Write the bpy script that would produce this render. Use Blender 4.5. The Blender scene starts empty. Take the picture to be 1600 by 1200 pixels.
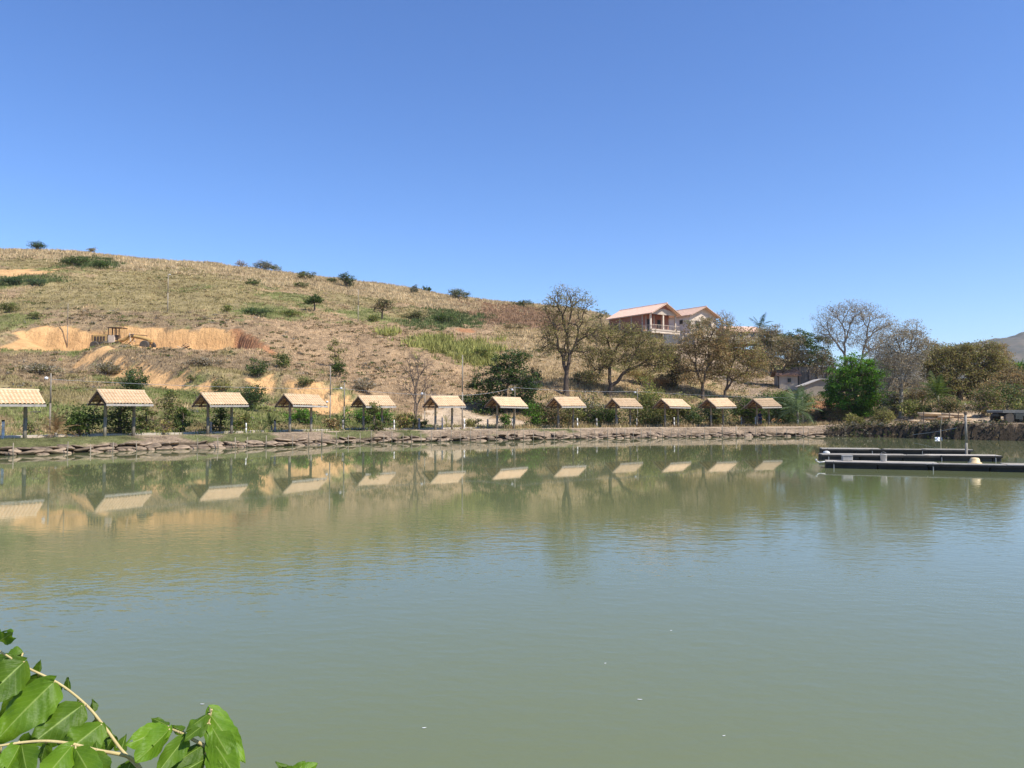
import bpy, math, random
import numpy as np
from mathutils import Vector, Matrix, Euler

rnd = random.Random(7)
rng = np.random.default_rng(11)
S = bpy.context.scene
C = S.collection
R = math.radians

# ------------------------------------------------------------------ camera, sky, sun, exposure
CAM_H = 2.35
F = 1200.0                      # focal length in pixels of the 1600 x 1200 photograph
PITCH = math.atan(43 / F)
cd = bpy.data.cameras.new('camera')
cd.sensor_width = 36.0
cd.lens = 36.0 * F / 1600.0
cd.clip_start = 0.05
cd.clip_end = 9000
cam = bpy.data.objects.new('camera', cd)
C.objects.link(cam)
cam.location = (0, 0, CAM_H)
cam.rotation_euler = (R(90) + PITCH, 0, 0)
S.camera = cam

SUN = Vector((0.74, -0.42, 1.02)).normalized()      # towards the sun: right, a little behind the camera
W = bpy.data.worlds.new('World')
S.world = W
W.use_nodes = True
nt = W.node_tree
nt.nodes.clear()
sky = nt.nodes.new('ShaderNodeTexSky')
sky.sky_type = 'NISHITA'
sky.sun_disc = False
sky.sun_elevation = math.asin(SUN.z)
sky.sun_rotation = math.atan2(SUN.x, SUN.y)
sky.altitude = 900
sky.air_density = 1.0
sky.dust_density = 0.0
sky.ozone_density = 5.0
bg = nt.nodes.new('ShaderNodeBackground')
bg.inputs['Strength'].default_value = 0.15
wo = nt.nodes.new('ShaderNodeOutputWorld')
hsv = nt.nodes.new('ShaderNodeHueSaturation')          # a clear dry-season sky, deeper than the model's
hsv.inputs['Saturation'].default_value = 1.16
hsv.inputs['Hue'].default_value = 0.509
nt.links.new(sky.outputs[0], hsv.inputs['Color'])
nt.links.new(hsv.outputs[0], bg.inputs['Color'])
nt.links.new(bg.outputs[0], wo.inputs['Surface'])

sl = bpy.data.lights.new('sun', 'SUN')
sl.energy = 4.6
sl.angle = R(0.5)
sl.color = (1.0, 0.94, 0.84)
so = bpy.data.objects.new('sun', sl)
C.objects.link(so)
so.rotation_euler = SUN.to_track_quat('Z', 'Y').to_euler()
so.location = (60, -40, 90)

S.view_settings.view_transform = 'Standard'
S.view_settings.look = 'None'
S.view_settings.exposure = 0.46
S.view_settings.gamma = 1.0
S.view_settings.use_curve_mapping = False

# ------------------------------------------------------------------ helpers: names, meshes
def tag(o, label=None, cat=None, group=None, kind=None):
    if label: o['label'] = label
    if cat: o['category'] = cat
    if group: o['group'] = group
    if kind: o['kind'] = kind
    return o

def empty(name, loc=(0, 0, 0), rz=0.0):
    o = bpy.data.objects.new(name, None)
    o.empty_display_size = 0.3
    C.objects.link(o)
    o.location = loc
    o.rotation_euler = (0, 0, rz)
    return o

def link(name, me, parent=None, loc=None, rot=None):
    o = bpy.data.objects.new(name, me)
    C.objects.link(o)
    if parent is not None: o.parent = parent
    if loc is not None: o.location = loc
    if rot is not None: o.rotation_euler = rot
    return o

def copy_tree(o, parent=None):
    c = o.copy()
    C.objects.link(c)
    c.parent = parent
    for ch in o.children:
        copy_tree(ch, c)
    return c

def mesh_np(name, V, faces, mat=None, col=None, smooth=False, uv=None):
    """faces: list of (n,k) int arrays"""
    me = bpy.data.meshes.new(name)
    V = np.asarray(V, np.float32)
    me.vertices.add(len(V))
    me.vertices.foreach_set('co', V.ravel())
    faces = [np.asarray(f, np.int32) for f in faces if len(f)]
    li = np.concatenate([f.ravel() for f in faces])
    tot = np.concatenate([np.full(len(f), f.shape[1], np.int32) for f in faces])
    st = np.concatenate([[0], np.cumsum(tot)[:-1]]).astype(np.int32)
    me.loops.add(len(li))
    me.loops.foreach_set('vertex_index', li)
    me.polygons.add(len(tot))
    me.polygons.foreach_set('loop_start', st)
    me.polygons.foreach_set('loop_total', tot)
    me.polygons.foreach_set('use_smooth', np.full(len(tot), smooth))
    if col is not None:
        a = me.attributes.new('col', 'FLOAT_COLOR', 'POINT')
        c4 = np.ones((len(V), 4), np.float32)
        c4[:, :np.shape(col)[1]] = col
        a.data.foreach_set('color', c4.ravel())
    if uv is not None:
        l = me.uv_layers.new(name='uv')
        l.data.foreach_set('uv', np.asarray(uv, np.float32)[li].ravel())
    me.update(calc_edges=True)
    if mat is not None: me.materials.append(mat)
    return me

class MB:
    def __init__(s):
        s.v = []; s.f = []
    def poly(s, pts):
        b = len(s.v); s.v += [tuple(p) for p in pts]; s.f.append(tuple(range(b, b + len(pts)))); return s
    def box(s, c, d, rot=None):
        b = len(s.v)
        m = Euler(rot).to_matrix() if rot else None
        for x, y, z in ((-1,-1,-1),(1,-1,-1),(1,1,-1),(-1,1,-1),(-1,-1,1),(1,-1,1),(1,1,1),(-1,1,1)):
            p = Vector((x * d[0] / 2, y * d[1] / 2, z * d[2] / 2))
            if m: p = m @ p
            s.v.append((p.x + c[0], p.y + c[1], p.z + c[2]))
        for q in ((0,3,2,1),(4,5,6,7),(0,1,5,4),(1,2,6,5),(2,3,7,6),(3,0,4,7)):
            s.f.append(tuple(b + i for i in q))
        return s
    def tube(s, p0, p1, r0, r1=None, n=8, caps=True):
        r1 = r0 if r1 is None else r1
        p0 = Vector(p0); p1 = Vector(p1)
        d = (p1 - p0).normalized()
        u = d.cross(Vector((0, 0, 1)) if abs(d.z) < .9 else Vector((1, 0, 0))).normalized()
        w = d.cross(u)
        b = len(s.v)
        for p, r in ((p0, r0), (p1, r1)):
            for i in range(n):
                a = 2 * math.pi * i / n
                q = p + (u * math.cos(a) + w * math.sin(a)) * r
                s.v.append(tuple(q))
        for i in range(n):
            j = (i + 1) % n
            s.f.append((b + i, b + j, b + n + j, b + n + i))
        if caps:
            s.f.append(tuple(b + i for i in reversed(range(n))))
            s.f.append(tuple(b + n + i for i in range(n)))
        return s
    def path(s, pts, radii, n=7):
        for i in range(len(pts) - 1):
            s.tube(pts[i], pts[i + 1], radii[i], radii[i + 1], n, caps=(i in (0, len(pts) - 2)))
        return s
    def lathe(s, prof, n=14, c=(0, 0, 0)):
        b = len(s.v)
        for r, z in prof:
            for i in range(n):
                a = 2 * math.pi * i / n
                s.v.append((c[0] + r * math.cos(a), c[1] + r * math.sin(a), c[2] + z))
        for k in range(len(prof) - 1):
            for i in range(n):
                j = (i + 1) % n
                s.f.append((b + k*n + i, b + k*n + j, b + (k+1)*n + j, b + (k+1)*n + i))
        s.f.append(tuple(b + i for i in reversed(range(n))))
        s.f.append(tuple(b + (len(prof)-1)*n + i for i in range(n)))
        return s
    def extrude(s, prof, y0, y1):
        """prof: (x,z) outline, counter clockwise seen from -y"""
        b = len(s.v); n = len(prof)
        for y in (y0, y1):
            s.v += [(x, y, z) for x, z in prof]
        s.f.append(tuple(b + i for i in range(n)))
        s.f.append(tuple(b + n + i for i in reversed(range(n))))
        for i in range(n):
            j = (i + 1) % n
            s.f.append((b + i, b + n + i, b + n + j, b + j))
        return s
    def mesh(s, name, mat, smooth=False):
        me = bpy.data.meshes.new(name)
        me.from_pydata(s.v, [], s.f)
        if smooth:
            me.polygons.foreach_set('use_smooth', [True] * len(me.polygons))
        me.materials.append(mat)
        me.update()
        return me
    def build(s, name, mat, parent=None, loc=None, rot=None, smooth=False):
        return link(name, s.mesh(name, mat, smooth), parent, loc, rot)

def bevel(o, w, seg=1):
    m = o.modifiers.new('bevel', 'BEVEL'); m.width = w; m.segments = seg; m.limit_method = 'ANGLE'
    return o

# ------------------------------------------------------------------ noise (numpy value noise)
def _hash(ix, iy, seed):
    h = (ix.astype(np.int64) * 374761393 + iy.astype(np.int64) * 668265263 + seed * 1442695041) & 0xFFFFFFFF
    h = ((h ^ (h >> 13)) * 1274126177) & 0xFFFFFFFF
    h = h ^ (h >> 16)
    return (h & 0xFFFF) / 65535.0

def vnoise(x, y, seed=0):
    ix = np.floor(x); iy = np.floor(y)
    fx = x - ix; fy = y - iy
    fx = fx * fx * (3 - 2 * fx); fy = fy * fy * (3 - 2 * fy)
    a = _hash(ix, iy, seed); b = _hash(ix + 1, iy, seed)
    c = _hash(ix, iy + 1, seed); d = _hash(ix + 1, iy + 1, seed)
    return (a * (1 - fx) + b * fx) * (1 - fy) + (c * (1 - fx) + d * fx) * fy

def fbm(x, y, seed=0, oct=4):
    v = 0; a = 0.5; t = 0
    for i in range(oct):
        v = v + a * vnoise(x, y, seed + i * 17); t += a
        x = x * 2.03 + 13.1; y = y * 2.03 + 7.7; a *= 0.5
    return v / t * 2 - 1

def sstep(x, a, b):
    t = np.clip((x - a) / (b - a), 0, 1)
    return t * t * (3 - 2 * t)

# ------------------------------------------------------------------ materials
def new_mat(name):
    m = bpy.data.materials.new(name)
    m.use_nodes = True
    t = m.node_tree
    return m, t, t.nodes['Principled BSDF'], t.links

def N(t, kind, **kw):
    n = t.nodes.new(kind)
    for k, v in kw.items():
        if k in ('x',): continue
        setattr(n, k, v)
    return n

def mixrgb(t, mode, a, b, fac):
    n = t.nodes.new('ShaderNodeMix'); n.data_type = 'RGBA'; n.blend_type = mode
    for i, v in ((6, a), (7, b), (0, fac)):
        if hasattr(v, 'links') or hasattr(v, 'is_linked'): t.links.new(v, n.inputs[i])
        elif isinstance(v, (int, float)): n.inputs[i].default_value = v
        else: n.inputs[i].default_value = (*v[:3], 1)
    return n.outputs[2]

def plain(name, c1, c2=None, scale=6.0, rough=0.8, bump=0.0, metal=0.0, bscale=None, stretch=(1, 1, 1), spec=0.3, detail=5, ovar=.15):
    """two tones of the same stuff mixed by noise, with a fine relief"""
    m, t, b, L = new_mat(name)
    c2 = c2 or tuple(x * 0.7 for x in c1)
    tc = N(t, 'ShaderNodeTexCoord')
    mp = N(t, 'ShaderNodeMapping'); mp.inputs['Scale'].default_value = stretch
    L.new(tc.outputs['Object'], mp.inputs[0])
    no = N(t, 'ShaderNodeTexNoise'); no.inputs['Scale'].default_value = scale; no.inputs['Detail'].default_value = detail
    L.new(mp.outputs[0], no.inputs['Vector'])
    rp = N(t, 'ShaderNodeValToRGB')
    rp.color_ramp.elements[0].position = 0.3; rp.color_ramp.elements[1].position = 0.7
    rp.color_ramp.elements[0].color = (*c2, 1); rp.color_ramp.elements[1].color = (*c1, 1)
    L.new(no.outputs['Fac'], rp.inputs[0])
    oi = N(t, 'ShaderNodeObjectInfo')
    mr = N(t, 'ShaderNodeMapRange'); mr.inputs[3].default_value = 1 - ovar * 1.3; mr.inputs[4].default_value = 1 + ovar
    L.new(oi.outputs['Random'], mr.inputs[0])
    cc = N(t, 'ShaderNodeCombineColor')
    for i in range(3): L.new(mr.outputs[0], cc.inputs[i])
    L.new(mixrgb(t, 'MULTIPLY', rp.outputs[0], cc.outputs[0], 1.0), b.inputs['Base Color'])
    b.inputs['Roughness'].default_value = rough
    b.inputs['Metallic'].default_value = metal
    b.inputs['Specular IOR Level'].default_value = spec
    if bump:
        n2 = N(t, 'ShaderNodeTexNoise'); n2.inputs['Scale'].default_value = bscale or scale * 4; n2.inputs['Detail'].default_value = 6
        L.new(mp.outputs[0], n2.inputs['Vector'])
        bp = N(t, 'ShaderNodeBump'); bp.inputs['Strength'].default_value = 1.0; bp.inputs['Distance'].default_value = bump
        L.new(n2.outputs['Fac'], bp.inputs['Height'])
        L.new(bp.outputs[0], b.inputs['Normal'])
    return m

def leafmat(name, trans=0.3, rough=0.6):
    """colour from the mesh's own leaf colours; thin leaves let some light through"""
    m, t, b, L = new_mat(name)
    at = N(t, 'ShaderNodeAttribute', attribute_name='col')
    L.new(at.outputs['Color'], b.inputs['Base Color'])
    b.inputs['Roughness'].default_value = rough
    b.inputs['Specular IOR Level'].default_value = 0.2
    tr = N(t, 'ShaderNodeBsdfTranslucent')
    hs = N(t, 'ShaderNodeHueSaturation'); hs.inputs['Value'].default_value = 1.3; hs.inputs['Saturation'].default_value = 1.1
    L.new(at.outputs['Color'], hs.inputs['Color']); L.new(hs.outputs[0], tr.inputs['Color'])
    mx = N(t, 'ShaderNodeMixShader'); mx.inputs[0].default_value = trans
    L.new(b.outputs[0], mx.inputs[1]); L.new(tr.outputs[0], mx.inputs[2])
    L.new(mx.outputs[0], t.nodes['Material Output'].inputs['Surface'])
    return m

M = {}
M['leaf'] = leafmat('leaf', 0.36)
M['grass'] = leafmat('grass_blade', 0.22, 0.8)
M['bark_brown'] = plain('bark_brown', (.17, .125, .09), (.08, .06, .045), 5, .95, .02, stretch=(3, 3, .6))
M['bark_grey'] = plain('bark_grey', (.34, .31, .26), (.18, .16, .13), 4, .95, .02, stretch=(3, 3, .6))
M['twig'] = plain('twig', (.26, .19, .135), (.15, .11, .08), 6, .95)
M['post'] = plain('weathered_post', (.30, .27, .2), (.16, .13, .09), 5, .9, .006, stretch=(4, 4, .5))
M['stake'] = plain('stake_wood', (.40, .34, .25), (.2, .16, .115), 5, .9, .004, stretch=(4, 4, .6))
M['beam'] = plain('roof_timber', (.2, .12, .07), (.11, .065, .04), 5, .85, .004)
M['fascia'] = plain('grey_fascia', (.45, .41, .36), (.3, .27, .23), 6, .8)
M['tile'] = plain('clay_tile', (.76, .555, .34), (.58, .41, .24), 3.5, .85, .004, ovar=.2, detail=8)
M['house_tile'] = plain('pink_clay_tile', (.86, .60, .44), (.74, .49, .36), 2.5, .85, .004)
M['old_tile'] = plain('old_clay_tile', (.50, .29, .19), (.33, .2, .14), 3, .9, .006)
M['brick'] = plain('red_brick', (.40, .17, .11), (.30, .13, .09), 14, .95, .006)
M['mortar'] = plain('mortar', (.42, .36, .31), (.33, .28, .24), 8, .95, .004)
M['plaster'] = plain('cream_plaster', (.70, .58, .46), (.55, .45, .35), 2.0, .9, .004)
M['white_wall'] = plain('white_plaster', (.72, .66, .58), (.58, .52, .44), .9, .9, .004)
M['beige_wall'] = plain('beige_plaster', (.52, .44, .33), (.40, .33, .25), 1.2, .9, .004)
M['concrete'] = plain('grey_concrete', (.38, .36, .32), (.26, .24, .21), 1.5, .9, .006)
M['dark_concrete'] = plain('dark_concrete', (.2, .195, .19), (.13, .125, .12), 1.2, .9, .006)
M['dark'] = plain('dark_opening', (.02, .019, .018), (.012, .012, .012), 3, .6)
M['white_post'] = plain('white_painted_post', (.80, .79, .75), (.58, .56, .5), 7, .6, .002)
M['grey_post'] = plain('grey_painted_post', (.36, .335, .30), (.23, .21, .185), 7, .7, .002)
M['pole'] = plain('pale_pole', (.36, .31, .24), (.24, .2, .15), 4, .85, .003)
M['lamp_white'] = plain('white_lamp_housing', (.85, .85, .85), (.75, .75, .75), 4, .4)
M['cable'] = plain('grey_cable', (.42, .42, .42), (.3, .3, .3), 4, .6)
M['stone'] = plain('bank_stone', (.38, .28, .185), (.155, .115, .078), 2.6, .95, .03, bscale=7, ovar=.32)
M['path'] = plain('concrete_path', (.66, .58, .46), (.54, .46, .36), 1.3, .95, .006)
M['hull'] = plain('black_float', (.022, .02, .019), (.05, .042, .034), 2.2, .6, .008, ovar=.4)
M['deck'] = plain('pale_plank', (.66, .59, .48), (.42, .36, .28), 5, .9, .003, stretch=(.6, 5, 5))
M['grey_plastic'] = plain('grey_plastic', (.50, .48, .44), (.36, .34, .3), 5, .6)
M['cream_plastic'] = plain('cream_plastic', (.80, .62, .34), (.66, .48, .26), 4, .5)
M['log'] = plain('cut_log', (.62, .47, .30), (.40, .29, .18), 5, .9, .006, stretch=(.6, 5, 5))
M['grader_yellow'] = plain('dull_yellow_paint', (.66, .43, .15), (.45, .27, .11), 2.5, .7, .003)
M['grader_dark'] = plain('oily_dark_metal', (.13, .085, .055), (.06, .042, .03), 4, .6)
M['grader_pale'] = plain('faded_pale_panel', (.62, .50, .38), (.48, .37, .27), 4, .7)
M['rubber'] = plain('dusty_rubber', (.06, .055, .05), (.10, .085, .065), 5, .9, .004)
M['rim'] = plain('faded_rim', (.50, .40, .30), (.36, .27, .2), 5, .7)
M['truck_dark'] = plain('dark_truck_body', (.05, .06, .055), (.035, .04, .037), 3, .5)
M['truck_grey'] = plain('grey_truck_metal', (.16, .165, .155), (.10, .105, .1), 4, .5)
M['far_hill'] = plain('far_hill_scrub', (.24, .19, .13), (.075, .085, .05), .03, 1.0, 0, detail=8)
M['skin'] = plain('skin', (.36, .2, .13), (.32, .17, .11), 5, .6)
M['navy'] = plain('navy_cloth', (.02, .025, .07), (.015, .018, .05), 6, .9)
M['hair'] = plain('black_hair', (.012, .01, .009), (.02, .016, .013), 9, .6)
M['feather'] = plain('white_feather', (.85, .84, .8), (.7, .69, .65), 20, .7)
def glass_mat():
    m, t, b, L = new_mat('window_glass')
    b.inputs['Base Color'].default_value = (.02, .025, .03, 1); b.inputs['Roughness'].default_value = .05
    return m
M['glass'] = glass_mat()

# ------------------------------------------------------------------ pixel <-> world
def ray(px, py):
    u = (px - 800) / F; v = (600 - py) / F
    d = Vector((u, math.cos(PITCH) - v * math.sin(PITCH), math.sin(PITCH) + v * math.cos(PITCH)))
    return d
def at(px, py, Y):
    d = ray(px, py)
    return Vector((0, 0, CAM_H)) + d * (Y / d.y)

# ------------------------------------------------------------------ pond outline and bank curves
SHORE = [(-27.3,40.9),(-26,42.1),(-23.1,45.5),(-19,49.2),(-14.8,53.2),(-11.1,58.2),(-7.3,59.6),(0,62.9),(8.4,67.1),
         (17.6,70.6),(28.3,72.3),(34.4,68.8),(37.4,64.1),(40.9,61.3),(50,50),(55,30),(48,8),(30,1.5),(12,2.6),(0,2.35),
         (-12,2.4),(-30,1),(-44,8),(-43,25),(-34,33.5)]
SHORE = np.array(SHORE, float)
def resample_closed(P, step):
    P = np.vstack([P, P[:1]])
    # Catmull-Rom
    out = []
    n = len(P) - 1
    for i in range(n):
        p0, p1, p2, p3 = P[(i - 1) % n], P[i], P[(i + 1) % n], P[(i + 2) % n]
        k = max(2, int(np.linalg.norm(p2 - p1) / step))
        t = np.linspace(0, 1, k, endpoint=False)[:, None]
        out.append(0.5 * ((2*p1) + (-p0+p2)*t + (2*p0-5*p1+4*p2-p3)*t**2 + (-p0+3*p1-3*p2+p3)*t**3))
    return np.vstack(out)
SH = resample_closed(SHORE, 0.8)
SH = SH + 0.18 * np.stack([fbm(SH[:, 0] * .5, SH[:, 1] * .5, 3), fbm(SH[:, 0] * .5, SH[:, 1] * .5, 9)], -1)

def shore_dist(X, Y):
    """signed distance to the pond outline, negative inside the water"""
    X = np.asarray(X, float).ravel(); Y = np.asarray(Y, float).ravel()
    best = np.full(len(X), 1e9); inside = np.zeros(len(X), bool)
    A = SH; B = np.roll(SH, -1, 0)
    for k in range(0, len(X), 20000):
        x = X[k:k+20000, None]; y = Y[k:k+20000, None]
        ax, ay = A[:, 0][None], A[:, 1][None]; bx, by = B[:, 0][None], B[:, 1][None]
        dx, dy = bx - ax, by - ay
        t = np.clip(((x - ax) * dx + (y - ay) * dy) / (dx*dx + dy*dy + 1e-12), 0, 1)
        d2 = (x - ax - t*dx)**2 + (y - ay - t*dy)**2
        best[k:k+20000] = np.sqrt(d2.min(1))
        cr = ((ay > y) != (by > y)) & (x < (bx - ax) * (y - ay) / (by - ay + 1e-12) + ax)
        inside[k:k+20000] = cr.sum(1) % 2 == 1
    return np.where(inside, -best, best)

# the twelve shelters, left to right: centre and turn
SHEL = [(-28.45,43.35,.93),(-24.64,48.35,.93),(-20.14,53.12,.90),(-15.91,58.0,.88),(-11.52,63.8,.74),(-5.75,65.2,.72),
        (-.55,69.19,.67),(5.1,72.4,.62),(11.12,76.6,.61),(16.02,77.0,.60),(20.91,78.2,.62),(26.25,80.27,.57)]
LINE = np.array([(-40,29.5),(-34,36.2)] + [(a, b) for a, b, c in SHEL] + [(31,83.2),(38,87)], float)
def offset_line(off):
    T = np.gradient(LINE, axis=0); T /= np.linalg.norm(T, axis=1)[:, None]
    return LINE + np.stack([-T[:, 1], T[:, 0]], -1) * off
def on_line(px, off=0.0, P=None):
    """where the column of pixel px meets the shelter line moved back by off metres"""
    P = offset_line(off) if P is None else P
    u = (px - 800) / F
    g = P[:, 0] - u * P[:, 1]
    for i in range(len(P) - 1):
        if g[i] <= 0 < g[i + 1]:
            t = -g[i] / (g[i + 1] - g[i])
            return P[i] + (P[i + 1] - P[i]) * t
    return P[-1]

# ------------------------------------------------------------------ terrain height
BANK = 0.80
def zz(v, Y): return CAM_H + (643 - v) / F * Y
COLS = {
 0:   [(660,50),(630,57),(600,68),(575,82),(552,98),(530,104),(506,110),(462,130),(425,150),(399,172),(390,186)],
 100: [(660,54),(632,61),(603,72),(577,86),(552,98),(530,104),(506,110),(463,130),(428,150),(402,172),(394,187)],
 200: [(660,58),(630,64),(600,76),(572,90),(551,98),(528,104),(505,110),(467,130),(437,150),(413,172),(403,188)],
 300: [(660,62),(634,68),(606,77),(575,90),(551,98),(526,104),(504,110),(473,130),(444,150),(420,173),(410,190)],
 400: [(658,66),(635,72),(608,80),(575,90),(551,98),(526,104),(506,111),(480,130),(455,150),(432,176),(420,194)],
 500: [(655,71),(635,76),(605,84),(570,96),(530,110),(500,125),(475,145),(450,175),(435,198)],
 600: [(657,74),(636,80),(602,88),(564,101),(528,114),(500,132),(476,155),(456,182),(447,202)],
 700: [(656,79),(635,84),(602,93),(562,106),(528,121),(502,140),(480,167),(462,206)],
 780: [(655,82),(630,88),(595,99),(557,111),(522,128),(498,155),(483,185),(473,212)],
 880: [(650,86),(620,93),(590,102),(555,114),(525,129),(502,155),(490,190),(482,222)],
 950: [(648,90),(620,96),(590,105),(555,118),(530,132),(515,155),(505,190),(495,225)],
 1020:[(645,93),(620,99),(590,107),(560,119),(533,133),(527,150),(522,200),(515,240)],
 1100:[(645,95),(612,106),(570,124),(534,141),(531,165),(535,220)],
 1200:[(640,97),(610,112),(582,135),(566,160),(560,220)],
 1300:[(637,90),(620,108),(600,140),(592,180),(588,230)],
 1450:[(641,82),(630,108),(612,150),(602,230)],
 1600:[(645,76),(638,110),(622,160),(612,240)],
}
cp = []
for px, L_ in COLS.items():
    for v, Y in L_:
        X = (px - 800) / F * Y
        cp.append((X, Y, zz(v, Y)))
    v, Y = L_[-1]
    X = (px - 800) / F * Y; z = zz(v, Y)
    for dy, k in ((14, .97), (40, .86), (110, .62), (300, .4)):
        cp.append((X * (Y + dy) / Y, Y + dy, z * k))
for v, Y in COLS[0]:                                  # beyond the left of the frame the hill goes on
    cp.append((-1.0 * Y, Y, zz(v, Y) * 1.03)); cp.append((-1.5 * Y, Y, zz(v, Y) * 1.0))
for v, Y in COLS[1600]:
    cp.append((1.0 * Y, Y, zz(v, Y) * 1.0))
for a, b in offset_line(0): cp.append((a, b, BANK))
for a, b in offset_line(3.2): cp.append((a, b, BANK + .05))
cp += [(41,66,.95),(44,64,.95),(36,72,.95),(33,75,.95),(55,55,1.0),(62,30,1.0),(-48,30,1.0),(-52,10,1.0),(0,-30,1.0),(60,-30,1.0),(-60,-30,1.0),(120,10,2),(-120,10,8)]
cp = np.array(cp)
_c2 = 5.0 ** 2
_D = np.sqrt((cp[:, None, 0] - cp[None, :, 0])**2 + (cp[:, None, 1] - cp[None, :, 1])**2 + _c2)
_n = len(cp)
_A = np.zeros((_n + 3, _n + 3)); _A[:_n, :_n] = _D - np.eye(_n) * .25
_A[:_n, _n:] = np.c_[np.ones(_n), cp[:, :2] / 100]; _A[_n:, :_n] = _A[:_n, _n:].T
_W = np.linalg.solve(_A, np.r_[cp[:, 2], 0, 0, 0])
def rbf(X, Y):
    out = np.empty(len(X))
    for k in range(0, len(X), 20000):
        x = X[k:k+20000]; y = Y[k:k+20000]
        D = np.sqrt((x[:, None] - cp[None, :, 0])**2 + (y[:, None] - cp[None, :, 1])**2 + _c2)
        out[k:k+20000] = D @ _W[:_n] + _W[_n] + (_W[_n+1] * x + _W[_n+2] * y) / 100
    return out

FACES = ((-48, 91.9, -30, 78, -1.3, .1), (-25.5, 80.5, -17.5, 79.2, -1.7, .7))     # bare earth below the terrace
CUT_X0, CUT_X1 = -65.0, -38.2        # the excavated terrace where the grader stands
CUT_Y = 106.5
CUT_Z = zz(549, 101)
def side_dist(X, Y):
    # oblique right end wall of the excavation, from (-38.6, 107.5) to (-29.5, 96.5)
    L = math.hypot(9.1, 11.0)
    return (X + 38.6) * (11.0 / L) + (Y - 107.5) * (9.1 / L)
def ground(X, Y, detail=True):
    X = np.asarray(X, float).ravel(); Y = np.asarray(Y, float).ravel()
    d = shore_dist(X, Y)
    h = rbf(X, Y)
    far = np.sqrt(X**2 + Y**2)
    h = np.where(far > 420, h * np.clip(1 - (far - 420) / 500, 0, 1) + 4 * np.clip((far - 420) / 500, 0, 1), h)
    h = np.clip(h, BANK * .9, 60)
    if detail:
        hill = sstep(d, 7, 16)
        h = h + hill * (0.55 * fbm(X * .09, Y * .09, 21) + 0.28 * fbm(X * .35, Y * .35, 33, 3) + .22 * fbm(X * 1.0, Y * 1.0, 41, 3))
        tr_ = np.abs(((h * .62 + .25 * fbm(X * .12, Y * .12, 47, 2)) % 1.0) - .5) * 2
        h = h + sstep(Y, 96, 112) * .34 * (tr_ - .5) * (.5 + .5 * fbm(X * .06, Y * .06, 49, 2))
    # excavated terrace
    sd_ = side_dist(X, Y)
    cx = sstep(X, CUT_X0 - 6, CUT_X0 + 4) * (1 - sstep(sd_ + .12 * fbm(Y * 1.2, X * .2, 57, 2), -.3, .3))
    tooth = .18 * fbm(X * 1.3, X * .1, 55, 3)
    floor = CUT_Z + .08 * fbm(X * .7, Y * .7, 61, 3)
    face = floor + np.clip((Y - (CUT_Y + tooth)) * 3.4, 0, 40)
    cut = np.where(Y > 92, np.minimum(h, face), h)
    h = h * (1 - cx) + cut * cx
    # the diagonal bank below the terrace and the low cut behind the fourth shelter
    for (x0, y0, x1, y1, amp, wd) in ((-55, 97, -28.5, 77, 1.3, 1.3), (-27, 80.5, -15.5, 79, 1.5, 1.0)):
        L = math.hypot(x1 - x0, y1 - y0); tx, ty = (x1 - x0) / L, (y1 - y0) / L
        a = (X - x0) * tx + (Y - y0) * ty
        s = -(X - x0) * ty + (Y - y0) * tx
        w = sstep(a, -2, 3) * (1 - sstep(a, L - 3, L + 2))
        h = h + w * amp * np.tanh(s / wd) * np.exp(-(s / 7.0)**2)
    flat = sstep(d, 4.2, 9.5)
    near = BANK + .05 * fbm(X * .6, Y * .6, 5, 3) * sstep(d, 0.6, 2) + (.30 * sstep(X, 28.5, 33) + .28 * sstep(X, 34, 39)) * (Y > 30)
    z = near * (1 - flat) + h * flat
    # bank drop into the pond
    edge = sstep(X, 28.5, 31.5) * (Y > 30)
    ed = d + .22 * fbm(X * 1.1, Y * 1.1, 63, 3)
    soft = .62 * sstep(d, -0.1, .55) + .38 * sstep(d, .3, 1.9)
    steep = sstep(ed, -.05, .45)
    z = np.where(d < 1.9, -0.35 + (z + .35) * (soft * (1 - edge) + steep * edge), z)
    z = np.where(d < -0.1, np.maximum(-1.6, -0.35 + (d + .1) * .55), z)
    return z
def gz(x, y): return float(ground([x], [y])[0])
_YS = np.concatenate([np.arange(38, 140, .4), np.arange(140, 300, 1.0)])
def hit(px, py):
    """where the line of sight through a pixel of the photograph meets the ground"""
    d = ray(px, py)
    X = d.x / d.y * _YS; Z = CAM_H + d.z / d.y * _YS
    g = ground(X, _YS)
    k = np.nonzero((g >= Z) & (g > 0.3))[0]
    if len(k) == 0:
        k = [int(np.argmin(Z - g))]
    i = k[0]
    if i > 0:
        a = Z[i-1] - g[i-1]; b = Z[i] - g[i]
        t = a / (a - b) if a != b else 0
        Y = _YS[i-1] + (_YS[i] - _YS[i-1]) * min(max(t, 0), 1)
    else: Y = _YS[i]
    x = d.x / d.y * Y
    return Vector((x, Y, gz(x, Y)))
def spot(xy, sink=0.0):
    return Vector((xy[0], xy[1], gz(xy[0], xy[1]) - sink))

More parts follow.
